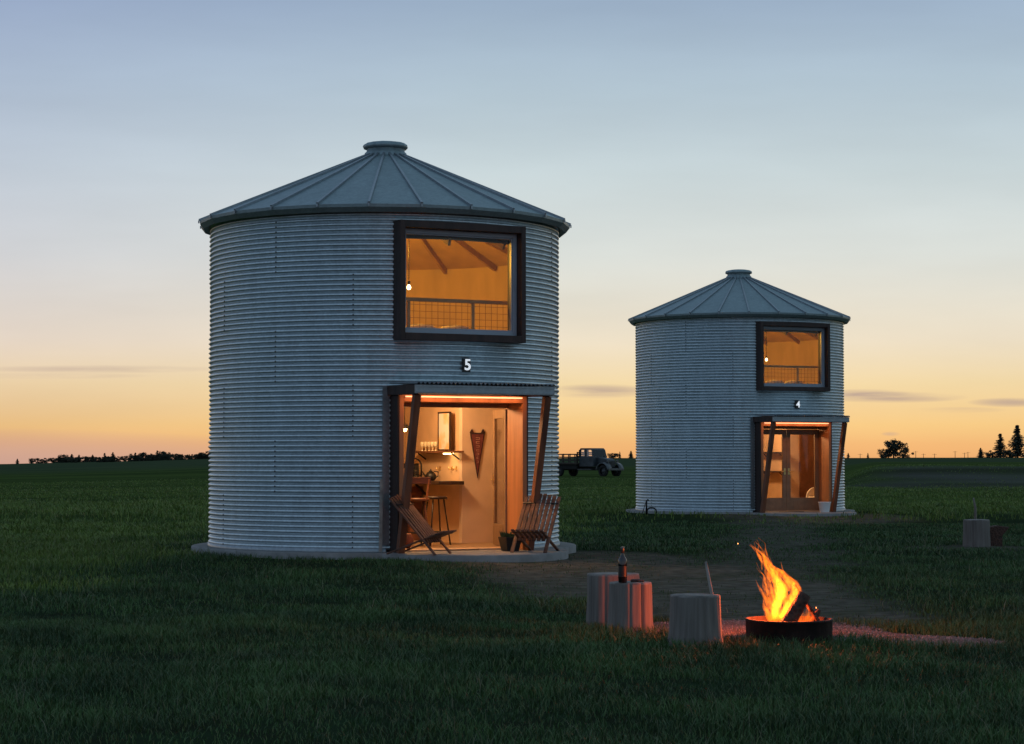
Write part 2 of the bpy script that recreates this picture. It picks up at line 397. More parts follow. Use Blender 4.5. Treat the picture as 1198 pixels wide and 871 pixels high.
# ------------------------------------------------------------------ grain bins
RW = 2.74; ZB = .20; ZE = 5.22
def cyl_wall(R, z0, z1, zs, amp, ncor, opens, lips=True):
    ths = set(np.round(np.linspace(-PI, PI, 181), 6))
    for (u, a, b2) in opens:
        t = math.asin(u/R); ths |= {round(t, 6), round(-t, 6)}
    ths = np.array(sorted(ths)); ths = ths[:-1]
    keep = [0]
    for i in range(1, len(ths)):
        if ths[i]-ths[keep[-1]] > .004: keep.append(i)
    ths = ths[keep]; nt_ = len(ths); vs = []; fs = []
    for z in zs:
        for t in ths:
            r = R
            if ncor: r += amp*(abs(math.sin(PI*ncor*(z-z0)/(z1-z0)))**.62-.62)
            if lips:
                ring = int((z-z0)/.8072); dd = (math.degrees(t)+180+ring % 2*26+11) % 52
                if dd < 2.1: r += .007
            vs.append((r*math.sin(t), -r*math.cos(t), z))
    for i in range(len(zs)-1):
        zc = (zs[i]+zs[i+1])/2
        for k in range(nt_):
            k1 = (k+1) % nt_
            tcn = (ths[k]+(ths[k1] if k1 else PI))/2; u = R*math.sin(tcn)
            if math.cos(tcn) > 0 and any(abs(u) < o[0] and o[1] < zc < o[2] for o in opens): continue
            fs.append((i*nt_+k, i*nt_+k1, (i+1)*nt_+k1, (i+1)*nt_+k))
    m = MB(); m.add(vs, fs, None, True); return m
OP = [(1.0, .19, 2.44), (.985, 3.31, 4.97)]
WALL_ME = None
def text_mesh(ch, size, ext, name, m, parent, M4):
    cu = bpy.data.curves.new(name, 'FONT'); cu.body = ch; cu.size = size; cu.extrude = ext; cu.align_x = 'CENTER'; cu.align_y = 'CENTER'
    cu.offset = size*.018
    t = bpy.data.objects.new('tmp', cu); COL.objects.link(t)
    dg = bpy.context.evaluated_depsgraph_get(); me = bpy.data.meshes.new_from_object(t.evaluated_get(dg))
    bpy.data.objects.remove(t); me.materials.clear(); me.materials.append(m); me.transform(M4); me.name = name
    o = bpy.data.objects.new(name, me); COL.objects.link(o); o.parent = parent; return o
RXP = Matrix.Rotation(PI/2, 4, 'X')      # text plane to face -y

def door_leaf(w, h, mt):
    """leaf hinged at x=0 reaching to x=w, in the x-z plane, thickness along y"""
    m = MB(); st = .115; top = .13; bot = .33; t = .045
    m.box((st/2, 0, h/2), (st, t, h)); m.box((w-st/2, 0, h/2), (st, t, h))
    m.box((w/2, 0, h-top/2), (w-2*st, t*.98, top)); m.box((w/2, 0, bot/2), (w-2*st, t*.98, bot))
    m.box((w/2, 0, bot/2), (w-2*st-.14, t*1.25, bot-.12))
    p = MB().box((w/2, 0, (bot+h-top)/2), (w-2*st+.01, .01, h-top-bot+.01))
    return m, p
def grain_bin(B, digit, label, opened):
    root = thing('grain_bin', label, 'grain bin', (*B['c'], 0), B['a'])
    zs = np.linspace(ZB+.03, ZE, 68*10+1)
    w = cyl_wall(RW, ZB+.03, ZE, zs, .042, 68, OP).build('wall', M['galv'], root)
    bo = MB()
    for ring in range(6):
        for k in range(8):
            td = k*52-180-(ring % 2*26+11)+1.0
            if not -180 < td < 180: continue
            t = R_(td)
            for j in range(11):
                z = ZB+.03+(ring*11+j+.5)*.07338
                if math.cos(t) > 0 and abs(RW*math.sin(t)) < 1.2: continue
                bo.box((0, 0, 0), (.020, .016, .020), Matrix.Translation(((RW+.019)*math.sin(t), -(RW+.019)*math.cos(t), z)) @ Matrix.Rotation(t, 4, 'Z'))
    bo.build('seam_bolts', M['bolt'], w)['kind'] = 'stuff'
    # slab and porch lobe as one raft
    sl = MB(); sl.lathe([(3.02, -.25), (3.02, ZB-.012), (3.005, ZB)], 96)
    sl.lathe([(1.5, -.25), (1.5, ZB-.016), (1.485, ZB-.004)], 64, (.2, -2.5, 0)); sl.build('slab', M['concrete'], root)
    ba = MB(); ba.lathe([(RW+.025, ZB+.002), (RW+.025, ZB+.05), (RW+.004, ZB+.055)], 120, cap=False)
    # base angle is kept clear of the doorway
    o = ba.build('base_angle', M['trim'], root); bm = bmesh.new(); bm.from_mesh(o.data)
    bmesh.ops.delete(bm, geom=[f for f in bm.faces if f.calc_center_median().y < 0 and abs(f.calc_center_median().x) < 1.1], context='FACES'); bm.to_mesh(o.data); bm.free()
    # roof: 24 panels, eave lip, seams
    NP = 24; off = R_(-1.2)+PI*0 - B['a']
    rm = MB(); re, rn, ze, zn = 2.93, .30, 5.245, 6.36
    def ring(r, z): return [(r*math.sin(2*PI*k/NP+off), -r*math.cos(2*PI*k/NP+off), z) for k in range(NP)]
    vs = ring(rn, zn)+ring(re, ze)+ring(re-.005, ze-.045)+ring(re-.06, ze-.115)+ring(RW-.02, ze-.05); fs = []
    for j in range(4):
        for k in range(NP): fs.append((j*NP+k, j*NP+(k+1) % NP, (j+1)*NP+(k+1) % NP, (j+1)*NP+k))
    rm.add(vs, fs); rf = rm.build('roof', M['roof'], root)
    for k in range(NP):
        t = 2*PI*k/NP+off; s_, c_ = math.sin(t), -math.cos(t)
        rb = MB(); p0 = Vector((rn*s_, rn*c_, zn+.012)); p1 = Vector(((re+.012)*s_, (re+.012)*c_, ze+.012))
        rb.beam(p0, p1, .035, .034); rb.box((0, 0, 0), (.022, .02, .045), Matrix.Translation((( re+.014)*s_, (re+.014)*c_, ze-.015)) @ Matrix.Rotation(t, 4, 'Z'))
        rb.build('seam_rib', M['trim'], rf)
    vc = MB()
    vc.lathe([(.36, 6.325), (.33, 6.40), (.305, 6.42), (.30, 6.47)], 40, cap=False)
    for k in range(1): pass
    vc.lathe([(.30, 6.46), (.345, 6.475), (.355, 6.50), (.345, 6.53), (.31, 6.555), (.20, 6.575), (.0, 6.58)], 40,
             wob=lambda t, z: 1+.022*math.sin(t*13+z*40)+.015*math.sin(t*5+1))
    vc.build('vent_cap', M['roof'], rf)
    # upper window
    z0, z1 = 3.27, 5.01; fw = MB(); u = 1.025; y0, y1 = -2.815, -2.36
    def boxframe(mb, u, z0, z1, y0, y1, ft, fh):
        mb.box((-u+ft/2, (y0+y1)/2, (z0+z1)/2), (ft, y1-y0, z1-z0)); mb.box((u-ft/2, (y0+y1)/2, (z0+z1)/2), (ft, y1-y0, z1-z0))
        mb.box((0, (y0+y1)/2, z1-fh/2), (2*u-2*ft, y1-y0, fh)); mb.box((0, (y0+y1)/2, z0+fh/2), (2*u-2*ft, y1-y0, fh))
    fx_, fz_ = .075, .105
    boxframe(fw, u, z0, z1, y0, y1, fx_, fz_); wf_ = fw.build('window_frame', M['darkwood'], root, .004)
    sa = MB(); boxframe(sa, u-fx_-.002, z0+fz_+.002, z1-fz_-.002, -2.665, -2.57, .062, .062)
    boxframe(sa, u-fx_-.065, z0+fz_+.065, z1-fz_-.065, -2.65, -2.585, .02, .02); sa.build('sash', M['vinyl'], wf_, .004)
    MB().box((0, -2.615, (z0+z1)/2), (2*(u-fx_-.075), .012, z1-z0-2*fz_-.17)).build('pane', M['glass'], wf_)
    # number
    pl = MB(); un, zn_ = .06, 2.92
    pl.box((un-.006, -2.765, zn_), (.12, .05, .20)); po = pl.build('number_plate', M['blackm'], root, .004)
    text_mesh(digit, .225, .006, 'digit', M['litnum'], po, Matrix.Translation((un+.004, -2.798, zn_)) @ RXP)
    # doorway
    dfm = MB(); u = 1.04; zt = 2.475; y0, y1 = -2.81, -2.27; ft = .07
    dfm.box((-u+ft/2, (y0+y1)/2, (ZB+zt)/2), (ft, y1-y0, zt-ZB)); dfm.box((u-ft/2, (y0+y1)/2, (ZB+zt)/2), (ft, y1-y0, zt-ZB))
    dfm.box((0, (y0+y1)/2, zt-.05), (2*u-2*ft, y1-y0, .10)); df = dfm.build('door_frame', M['jamb'], root, .004)
    for sd in (-1, 1): MB().box((sd*(u+.013), -2.62, (ZB+zt)/2), (.022, .37, zt-ZB)).build('side_board', M['darkwood'], df)
    hd = MB(); hd.box((0, -2.31, 2.342), (2*u-2*ft-.004, .07, .064)); hd.build('header', M['door'], df, .004)
    MB().box((0, -2.40, ZB+.012), (2*u-2*ft, .32, .024)).build('threshold', M['wallpaint'], df)
    lw, lh = .962, 2.07
    for s in (-1, 1):
        lm, lp = door_leaf(lw, lh, None); lf = lm.build('door', M['door'], root, .004); pn = lp.build('pane', M['glass'], lf)
        hb = MB(); hb.tube([(lw-.055, -.02, 1.0), (lw-.055, -.06, 1.0), (lw-.15, -.065, 1.0)], .011, 8); hb.box((lw-.055, -.028, 1.0), (.045, .012, .16))
        hb.build('handle', M['brass'], lf)
        lf.location = (s*(u-ft-.004), -2.31, ZB+.026)
        if s == 1: lf.scale = (-1, 1, 1)
        if opened: lf.rotation_euler = (0, 0, R_(95) if s == -1 else R_(-106))
    # awning
    aw = MB(); za = 2.545; a0, a1 = -2.80, -3.50; ua = 1.13
    nxs = 160; vs = []; fs = []
    for j, y in enumerate((-2.62, a1-.06)):
        for i in range(nxs+1):
            x = -ua+2*ua*i/nxs; vs.append((x, y, za+.075+.016*math.cos(2*PI*x/.068)+(.03 if j == 0 else 0)))
    nn = nxs+1
    for i in range(nxs): fs.append((i, i+1, nn+i+1, nn+i))
    vs2 = [(x, y, z-.004) for (x, y, z) in vs]
    aw.add(vs, fs, None, True); aw.add(vs2, [f[::-1] for f in fs], None, True)
    ao = aw.build('awning', M['trim'], root)
    fa = MB(); fa.box((.0, a1, za-.01), (2*ua-.03, .05, .125)); fa.box((.0, a1-.028, za+.032), (2*ua-.03, .006, .03)); fa.box((.0, a1-.028, za-.045), (2*ua-.03, .006, .03))
    fa.build('fascia', M['trim'], ao, .003)
    for s in (-1, 1): MB().beam((s*1.085, -2.52, za-.005), (s*1.085, a1+.028, za-.012), .06, .14).build('side_rafter', M['darkwood'], ao, .004)
    so = MB().box((0, (a0+a1)/2-.005, za+.046), (2*1.05, .63, .016)); so.build('soffit', M['redwood'], ao)
    for s in (-1, 1):
        MB().beam((s*1.05, a1+.085, za-.085), (s*1.05, -2.87, ZB), .10, .10, (1, 0, 0)).build('post', M['redwood'], ao, .006)
    MB().box((0, -2.826, 2.448), (1.9, .022, .02)).build('light_strip', M['glow2'], ao)
    ff = MB(); 
    for xx in (-.9,): pass
    # flashing beside the doorway
    fl = MB(); fl.box((-1.135, -2.545, (ZB+2.5)/2+.1), (.11, .012, 2.3), Matrix.Rotation(0, 4, 'Z')); fl.build('flashing', M['trim'], root)
    # inside
    zl = [ZB, 1.0, 2.0, 2.58, 3.31, 4.0, 4.8]
    cyl_wall(2.60, ZB, 4.8, zl, 0, 0, OP, False).build('lining', M['liner'], root)
    nseg = 64
    cm = MB(); cv = [(2.62*math.sin(2*PI*k/nseg), -2.62*math.cos(2*PI*k/nseg), 4.77) for k in range(nseg)]+[(0, 0, 5.9)]
    cm.add(cv, [(k, (k+1) % nseg, nseg) for k in range(nseg)]); ce = cm.build('ceiling', M['ceil'], root)
    for k in range(16):
        t = R_(2.7+22.5*k); s_, c_ = math.sin(t), math.cos(t)
        MB().beam((2.57*s_, 2.57*c_, 4.75), (.08*s_, .08*c_, 5.83), .045, .12).build('rafter', M['rafter'], ce)
    lfm = MB(); lfm.lathe([(2.585, 2.84), (2.585, 2.95)], 64); lfm.build('loft_floor', M['liner'], root)
    MB().lathe([(2.59, ZB+.002), (2.59, ZB+.022)], 64).build('floor', M['floorwood'], root)
    # loft railing
    ry = -2.05; rl = MB(); rl.beam((-1.55, ry, 3.92), (1.55, ry, 3.92), .09, .05); ra = rl.build('loft_railing', M['rafter'], root)
    for x in (-1.5, -.55, .52, 1.5): MB().box((x, ry, 3.42), (.045, .045, .94)).build('post', M['rafter'], ra)
    gmh = MB()
    for x in np.arange(-1.45, 1.46, .1): gmh.beam((x, ry+.025, 2.97), (x, ry+.025, 3.9), .005, .005)
    for z in np.arange(3.05, 3.9, .1): gmh.beam((-1.5, ry+.03, z), (1.5, ry+.03, z), .005, .005)
    gmh.build('wire_mesh', M['cabinet'], ra)
    # partition walls of the bathroom corner
    yb, ua_ = -.63, 1.05
    MB().box(((ua_+2.42)/2, yb+.05, 1.53), (2.42-ua_, .1, 2.62)).build('partition', M['wallpaint2'], root)
    MB().box((ua_+.05, (yb+.103+2.3)/2, 1.53), (.1, 2.3-yb-.103, 2.62)).build('kitchen_wall', M['wallpaint'], root)
    return root
b5 = grain_bin(B1, '5', 'large corrugated steel grain bin numbered 5 with open lit doorway', True)
b4 = grain_bin(B2, '4', 'farther corrugated steel grain bin numbered 4 with closed glass doors', False)

def plight(name, p, e, c, r=.08):
    l = bpy.data.lights.new(name, 'POINT'); l.energy = e; l.color = c; l.shadow_soft_size = r
    o = bpy.data.objects.new(name, l); COL.objects.link(o); o.location = p; return o
def alight(name, p, rot, sx, sy_, e, c):
    l = bpy.data.lights.new(name, 'AREA'); l.shape = 'RECTANGLE'; l.size = sx; l.size_y = sy_; l.energy = e; l.color = c
    o = bpy.data.objects.new(name, l); COL.objects.link(o); o.location = p; o.rotation_euler = rot; return o
WARM = (1., .59, .27); WARM2 = (1., .50, .05)
for B, kk in ((B1, 1.), (B2, .75)):
    plight('room_light', loc(B, -.3, -1.25 if B is B1 else -1.0, 2.55), 205*kk, WARM, .15)
    plight('loft_light', loc(B, -.3, -.3, 4.75), 132*(1 if kk == 1 else .8), WARM2, .12)
    alight('strip_light', loc(B, 0, -3.0, 2.50), (R_(10), 0, B['a']), 1.9, .05, 9*kk, (1., .38, .16))

# ------------------------------------------------------------------ things inside the near bin
def inside(name, label, cat, B, u, y, z, group=None, rz=0): return thing(name, label, cat, loc(B, u, y, z), B['a']+rz, group)
zf = ZB+.022
def pendant(B, u, y, ztop, zbulb, label):
    t = inside('pendant_lamp', label, 'lamp', B, u, y, zbulb)
    MB().tube([(0, 0, .05), (0, 0, ztop-zbulb)], .006, 6).build('cord', M['black'], t)
    MB().lathe([(.018, .075), (.05, .06), (.10, .0), (.105, -.005), (.095, -.002), (.045, .05), (.0, .06)], 20, cap=False).build('shade', M['black'], t)
    MB().lathe([(.0, -.055), (.028, -.045), (.04, -.01), (.03, .025), (.015, .045)], 14).build('bulb', M['glow'], t)
def loftlamp(B, u, y, z, label):
    t = inside('bulb_lamp', label, 'lamp', B, u, y, z)
    MB().tube([(0, 0, .04), (0, 0, 5.4-z)], .006, 6).build('cord', M['black'], t)
    MB().lathe([(.0, -.04), (.022, -.034), (.034, -.004), (.025, .02), (.012, .04)], 14).build('bulb', M['glow'], t)
    MB().lathe([(.02, .05), (.022, .09), (.01, .10)], 12).build('socket', M['black'], t)
for B, pxl, pyl, nm in ((B1, 478, 336, 'near bin number 5'), (B2, 897, 421, 'farther bin number 4')):
    u = su(B, pxl, -1.1); p = loc(B, u, -1.1); loftlamp(B, u, -1.1, zz(pyl, p[1]), 'glowing bare bulb hanging in the loft window of '+nm)
    t = inside('bed', 'pale bed behind the wire railing in the loft of '+nm, 'bed', B, u+.35, -1.0, 2.95)
    m = MB(); m.box((0, 0, .16), (1.25, 1.5, .26)); m.build('base', M['rafter'], t, .02)
    m = MB(); m.box((0, 0, .40), (1.22, 1.46, .22)); m.build('mattress', M['cream'], t, .06)
    for s in (-1, 1):
        m = MB(); m.lathe([(.01, -.075), (.2, -.05), (.26, 0), (.2, .05), (.01, .075)], 20, (s*.3, -.4, .58), wob=lambda t_, z: 1+.08*math.cos(4*t_)); m.build('pillow', M['cream'], t)
pendant(B1, .25, sy(B1, 473.5, .25), 2.84, 2.03, 'black pendant lamp glowing over the kitchen of bin number 5')
plight('pendant_light', loc(B1, .25, sy(B1, 473.5, .25), 1.93), 4, WARM, .05)

def bar_counter():
    t = inside('bar_counter', 'dark wooden bar ledge along the lit kitchen wall', 'counter', B1, .80, 0, zf)
    m = MB(); m.box((0, -.02, .95), (.44, 1.50, .055)); m.build('top', M['counter'], t, .006)
    for y in (.6,): MB().beam((.21, y, .74), (.02, y, .92), .03, .03).build('bracket', M['black'], t)
    t = inside('kitchen_cabinet', 'brown kitchen cabinet with pale worktop behind the bar stools', 'cabinet', B1, .72, 1.42, zf)
    m = MB(); m.box((0, 0, .44), (.58, 1.3, .88)); m.build('carcass', M['cabinet'], t, .004)
    m = MB(); m.box((-.01, 0, .90), (.62, 1.34, .04)); m.build('worktop', M['wallpaint'], t, .004)
    for y in (-.43, 0, .43):
        d = MB().box((-.297, y, .45), (.016, .40, .78)).build('cabinet_door', M['cabinet'], t, .004)
        MB().box((-.312, y+.15, .75), (.012, .015, .12)).build('handle', M['black'], d)
bar_counter()
yk = sy(B1, 493, .85)
t = inside('faucet', 'black gooseneck kitchen faucet rising behind the bar', 'faucet', B1, .85, yk, 1.145)
pts = [(0, 0, 0), (0, 0, .30)]+[(-.11+.11*math.cos(a), .02*math.sin(a), .30+.11*math.sin(a)) for a in np.linspace(.2, PI, 9)]+[(-.22, 0, .2)]
MB().tube(pts, .013, 10).build('spout', M['black'], t); MB().lathe([(.03, 0), (.03, .06), (.016, .07)], 14).build('base', M['black'], t)
MB().tube([(0, 0, .13), (-.25, .03, .22)], .008, 8).build('sprayer_arm', M['black'], t)
yk = sy(B1, 504, .85)
t = inside('kettle', 'round black kettle standing on the bar counter', 'kettle', B1, .85, yk, zf+.978)
MB().lathe([(.055, 0), (.085, .03), (.09, .08), (.06, .13), (.03, .145)], 20).build('body', M['black'], t)
MB().tube([(-.07, 0, .05), (-.12, 0, .10), (-.15, 0, .15)], [.014, .011, .008], 8).build('spout', M['black'], t)
MB().tube([(.07, 0, .04), (.13, 0, .07), (.13, 0, .14), (.05, 0, .15)], .009, 8).build('handle', M['black'], t)
MB().lathe([(.03, .145), (.032, .155), (.01, .165), (.012, .18), (.001, .185)], 14).build('lid', M['black'], t)
t = inside('coffee_machine', 'black coffee machine on the worktop beside the faucet', 'coffee machine', B1, .8, sy(B1, 481, .8), 1.145)
m = MB(); m.box((0, 0, .02), (.2, .2, .04)); m.box((.06, 0, .16), (.08, .2, .26)); m.box((-.01, 0, .29), (.21, .21, .08)); m.build('body', M['blackm'], t, .01)
MB().lathe([(.05, .04), (.065, .09), (.05, .17)], 16, (-.045, 0, 0)).build('jug', M['counter'], t)
# shelf with glasses and its light
y0s, y1s = sy(B1, 537, .95), sy(B1, 487, .95)
t = inside('wall_shelf', 'thin wooden shelf on the lit kitchen wall', 'shelf', B1, .94, (y0s+y1s)/2, 1.66)
MB().box((0, 0, 0), (.2, y1s-y0s, .03)).build('board', M['cabinet'], t, .003)
for y in (y0s+.15, y1s-.2): MB().beam((.09, y-(y0s+y1s)/2, -.12), (-.05, y-(y0s+y1s)/2, -.02), .02, .02).build('bracket', M['black'], t)
ym = sy(B1, 522, .9); MB().box((0, ym-(y0s+y1s)/2, -.03), (.05, .28, .02)).build('light_bar', M['glow'], t)
plight('shelf_light', loc(B1, .86, ym, 1.55), 1.6, WARM, .04)
M['clear'] = mat('pale_glassware', (.8,.68,.45), .15, 0, .05, 8)
g0 = None
for i, px in enumerate((494, 498, 502, 506, 510)):
    y = sy(B1, px, .93)
    if g0 is None:
        g0 = tag(MB().lathe([(.02, 0), (.022, .008), (.005, .015), (.005, .06), (.03, .08), (.034, .13), (.028, .15)], 12).build('drinking_glass', M['clear']),
                 'small stemmed drinking glass lined up on the kitchen shelf', 'glass', 'glasses on the kitchen shelf'); o = g0
    else: o = g0.copy(); COL.objects.link(o)
    o.location = loc(B1, .93, y, 1.675)
k0 = None
for px in (514, 528, 533):
    y = sy(B1, px, 1.03)
    if k0 is None:
        m = MB(); m.box((0, 0, 0), (.012, .03, .06)); m.tube([(-.005, 0, .0), (-.05, 0, -.03), (-.06, 0, .02)], .007, 6)
        k0 = tag(m.build('wall_hook', M['brass']), 'small brass hook on the kitchen wall under the shelf', 'hook', 'hooks under the kitchen shelf'); o = k0
    else: o = k0.copy(); COL.objects.link(o)
    o.location = loc(B1, 1.043, y, 1.40); o.rotation_euler = (0, 0, B1['a'])
# framed picture leaning on the shelf
yp = (sy(B1, 513, .93)+sy(B1, 527, .93))/2
t = inside('framed_picture', 'dark framed abstract picture leaning above the kitchen shelf', 'picture', B1, .93, yp, 1.677); wpic = abs(sy(B1, 513, .93)-sy(B1, 527, .93))
m = MB(); hh = .62
for (a, c_) in (((0, -wpic/2+.012, hh/2), (.03, .024, hh)), ((0, wpic/2-.012, hh/2), (.03, .024, hh)), ((0, 0, .012), (.03, wpic-.048, .024)), ((0, 0, hh-.012), (.03, wpic-.048, .024))): m.box(a, c_)
m.build('frame', M['counter'], t)
pm, nt, b = newmat('picture_print'); tc = N(nt, 'ShaderNodeTexCoord'); nz = N(nt, 'ShaderNodeTexNoise'); nz.inputs['Scale'].default_value = 4
nt.links.new(tc.outputs['Object'], nz.inputs['Vector']); rp = N(nt, 'ShaderNodeValToRGB'); rp.color_ramp.elements[0].color = (.65,.6,.55,1); rp.color_ramp.elements[0].position = .42
rp.color_ramp.elements[1].color = (.7,.42,.2,1); rp.color_ramp.elements[1].position = .55; nt.links.new(nz.outputs[0], rp.inputs[0]); nt.links.new(rp.outputs[0], b.inputs['Base Color'])
MB().box((0, 0, hh/2), (.012, wpic-.05, hh-.05)).build('print', pm, t)
# pennant on the partition
yb = -.63; uP = su(B1, 558.3, yb); Yp = loc(B1, uP, yb)[1]; ztop, zbot = zz(502, Yp), zz(560, Yp); wP = .135
t = inside('pennant', 'maroon felt pennant pointing down on the plaster partition', 'pennant', B1, uP, yb-.012, zbot)
hP = ztop-zbot
felt = mat('maroon_felt', (.13,.03,.035), .9, 0, .2, 20); felt2 = mat('dark_felt_edge', (.03,.008,.012), .9); let = mat('faded_lettering', (.42,.22,.17), .9)
MB().prism([(-wP, hP*.93), (-wP*.72, hP), (-wP*.45, hP*.92), (wP*.45, hP*.92), (wP*.72, hP), (wP, hP*.93), (0, 0)], -.004, .006).build('cloth', felt2, t)
MB().prism([(-wP*.80, hP*.89), (wP*.80, hP*.89), (0, hP*.10)], -.008, -.004).build('panel', felt, t)
m = MB()
for i, zc in enumerate(np.linspace(.80, .33, 7)):
    ww = wP*.62*zc*1.05
    m.box((0, -.010, hP*zc+.018), (ww, .003, .008)); m.box((0, -.010, hP*zc-.010), (ww, .003, .008)); m.box((-ww/2+.004 if i % 2 else ww/2-.004, -.010, hP*zc+.004), (.009, .003, .03))
m.build('lettering', let, t)
# stools
def stool(label, u, y, back, mm, hh=.58, rz=0):
    t = inside('bar_stool', label, 'stool', B1, u, y, zf, None, rz)
    m = MB(); m.lathe([(.02, hh-.02), (.17, hh-.015), (.18, hh+.01), (.165, hh+.03), (.02, hh+.02)], 24); m.build('seat', mm, t)
    for (a, b2) in ((1,1),(1,-1),(-1,1),(-1,-1)): MB().tube([(a*.09, b2*.09, hh), (a*.17, b2*.17, 0)], .012, 8).build('leg', M['cabinet'] if back else M['black'], t)
    MB().tube([(.135*math.cos(x)*1.41, .135*math.sin(x)*1.41, .2) for x in np.linspace(0, 2*PI, 17)[:-1]], .008, 6, True, True).build('foot_ring', M['black'], t)
    if back:
        for s in (-1, 1): MB().beam((s*.12, .14, hh), (s*.15, .21, hh+.32), .025, .03).build('back_post', M['jamb'], t)
        MB().box((0, .20, hh+.30), (.36, .02, .10)).build('backrest', M['cabinet'], t, .004)
yS = -1.25
stool('black backless bar stool with thin legs under the bar ledge', su(B1, 510, -1.0), -1.0, False, M['counter'], .72)
stool('brown wooden bar stool with a backrest near the doorway', su(B1, 489, -1.3), -1.3, True, M['cabinet'], .70, R_(160))
uv = su(B1, 474, -1.9)
t = inside('clay_pot', 'rust brown rounded pot on the floor inside the open doorway', 'pot', B1, uv, -1.9, zf)
MB().lathe([(.07, 0), (.12, .05), (.135, .13), (.10, .2), (.09, .22), (.075, .21)], 20).build('body', mat('rust_clay', (.22,.07,.035), .8), t)

# far bin: what shows behind the glass
t = inside('round_back_chair', 'pale round backed chair behind the closed glass doors', 'chair', B2, su(B2, 953, -1.7), -1.7, zf)
m = MB(); pts = [(.27*math.cos(a), .27*math.sin(a)+.32) for a in np.linspace(0, PI, 14)]; m.prism([(-.27, .25)]+[(-x, z) for x, z in pts][::1]+[(.27, .25)], -.03, .03); m.build('backrest', M['cream'], t, .01)
MB().box((0, -.22, .30), (.5, .45, .1)).build('seat', M['cream'], t, .03)
for a in (-.2, .2):
    for b_ in (-.4, -.03): MB().tube([(a, b_, .26), (a*1.1, b_, 0)], .014, 6).build('leg', M['cabinet'], t)
for nm, py, lab in (('wall_shelf', 530, 'upper thin dark shelf behind the left glass door'), ('bar_ledge', 552, 'lower dark ledge behind the left glass door')):
    y = sy(B2, 903, .9); t = inside(nm, lab, 'shelf', B2, .93, y, zz(py, 56))
    MB().box((0, 0, 0), (.24, 1.3, .04)).build('board', M['counter'], t)
    for q in (-.4, .4): MB().beam((.1, q, -.14), (-.06, q, -.02), .02, .02).build('bracket', M['black'], t)
t = inside('inner_panel', 'dark brown upright panel behind the right glass door', 'door', B2, su(B2, 947, -.66), -.655, zf)  # flat dark brown panel with a knob, set against the partition
MB().box((0, 0, 1.0), (.62, .04, 2.0)).build('leaf', M['cabinet'], t, .004); MB().lathe([(.02, 0), (.028, .03), (.01, .05)], 10, (.25, -.05, 1.0)).build('knob', M['brass'], t)
# ------------------------------------------------------------------ porch things
WD = mat('teak_slats', (.15,.062,.036), .6, 0, .3, 9, .2, 30, (1,1,1))
def stick_chair(label, p, face):
    """folding stick chair; local +x is the way it faces"""
    t = thing('stick_chair', label, 'chair', p, face, 'folding stick chairs on the porch of bin 5')
    A0, A1 = (-.40, .84), (.32, .0); S0, S1 = (-.46, .0), (.42, .33); nb = 8; w = .50
    for i in range(nb):
        y = -w/2+w*i/(nb-1); outer = i in (0, nb-1)
        e = A1 if outer else (.18, .168)
        MB().beam((A0[0], y, A0[1]-.015*abs(i-3.5)), (e[0], y, e[1]+.0), .054, .022, (0, 1, 0)).build('back_slat', WD, t, .003)
    for i in range(nb-1):
        y = -w/2+w*(i+.5)/(nb-1); outer = i in (0, nb-2)
        s = S0 if outer else (.02, .18)
        MB().beam((s[0], y, s[1]), (S1[0], y, S1[1]), .046, .022, (0, 1, 0)).build('seat_slat', WD, t, .003)
    for (x, z) in ((.13, .215), (.33, .29), (-.28, .70)): MB().tube([(x, -w/2-.02, z), (x, w/2+.02, z)], .009, 6).build('rod', M['black'], t)
    return t
zp = ZB-.002
pL = loc(B1, -.86, -3.22, zp); pR = loc(B1, .88, -3.36, zp)
stick_chair('slatted stick chair on the left of the lit doorway, seen from its side', pL, R_(-24))
stick_chair('slatted stick chair on the right of the lit doorway, facing the camera', pR, R_(-108))
def planter(name, label, B, u, y, r0, r1, h, mm, plant, sq=True):
    t = inside(name, label, 'planter', B, u, y, ZB-.003)
    if sq:
        m = MB(); a, b2 = r0*.9, r1*.9
        vs = [(-a,-a,0),(a,-a,0),(a,a,0),(-a,a,0),(-b2,-b2,h),(b2,-b2,h),(b2,b2,h),(-b2,b2,h)]
        c2 = b2*.88; vs += [(-c2,-c2,h),(c2,-c2,h),(c2,c2,h),(-c2,c2,h),(-c2,-c2,h-.04),(c2,-c2,h-.04),(c2,c2,h-.04),(-c2,c2,h-.04)]
        fs = [(3,2,1,0)]+[(i, (i+1) % 4, 4+(i+1) % 4, 4+i) for i in range(4)]+[(4+i, 4+(i+1) % 4, 8+(i+1) % 4, 8+i) for i in range(4)]+[(8+i, 8+(i+1) % 4, 12+(i+1) % 4, 12+i) for i in range(4)]
        m.add(vs, fs)
    else: m = MB(); m.lathe([(r0, 0), (r1, h), (r1+.012, h), (r1+.012, h+.02), (r1-.02, h+.02), (r1-.025, h-.03)], 28, cap=False); m.lathe([(r0-.002, .002), (r0-.002, .01)], 28)
    m.build('pot', mm, t, .004)
    MB().lathe([(r1*.82, h-.05), (r1*.82, h-.035)], 16).build('soil', M['soil'], t)
    if plant:
        f = MB()
        for i in range(90):
            a = random.uniform(0, 2*PI); rr = random.uniform(0, r1*.8); L = random.uniform(.06, .15); b0 = Vector((rr*math.cos(a), rr*math.sin(a), h-.04))
            d = Vector((math.cos(a)*random.uniform(.2, .9), math.sin(a)*random.uniform(.2, .9), 1)).normalized(); sd = d.cross(Vector((random.random(), random.random(), .1))).normalized()*.016
            f.add([b0, b0+d*L*.55+sd, b0+d*L, b0+d*L*.55-sd], [(0, 1, 2, 3)])
        f.build('leaves', M['leaf'], t)
planter('plant_pot', 'tapered black planter with low green plants by the open door', B1, .66, -3.0, .105, .15, .21, M['blackm'], True)
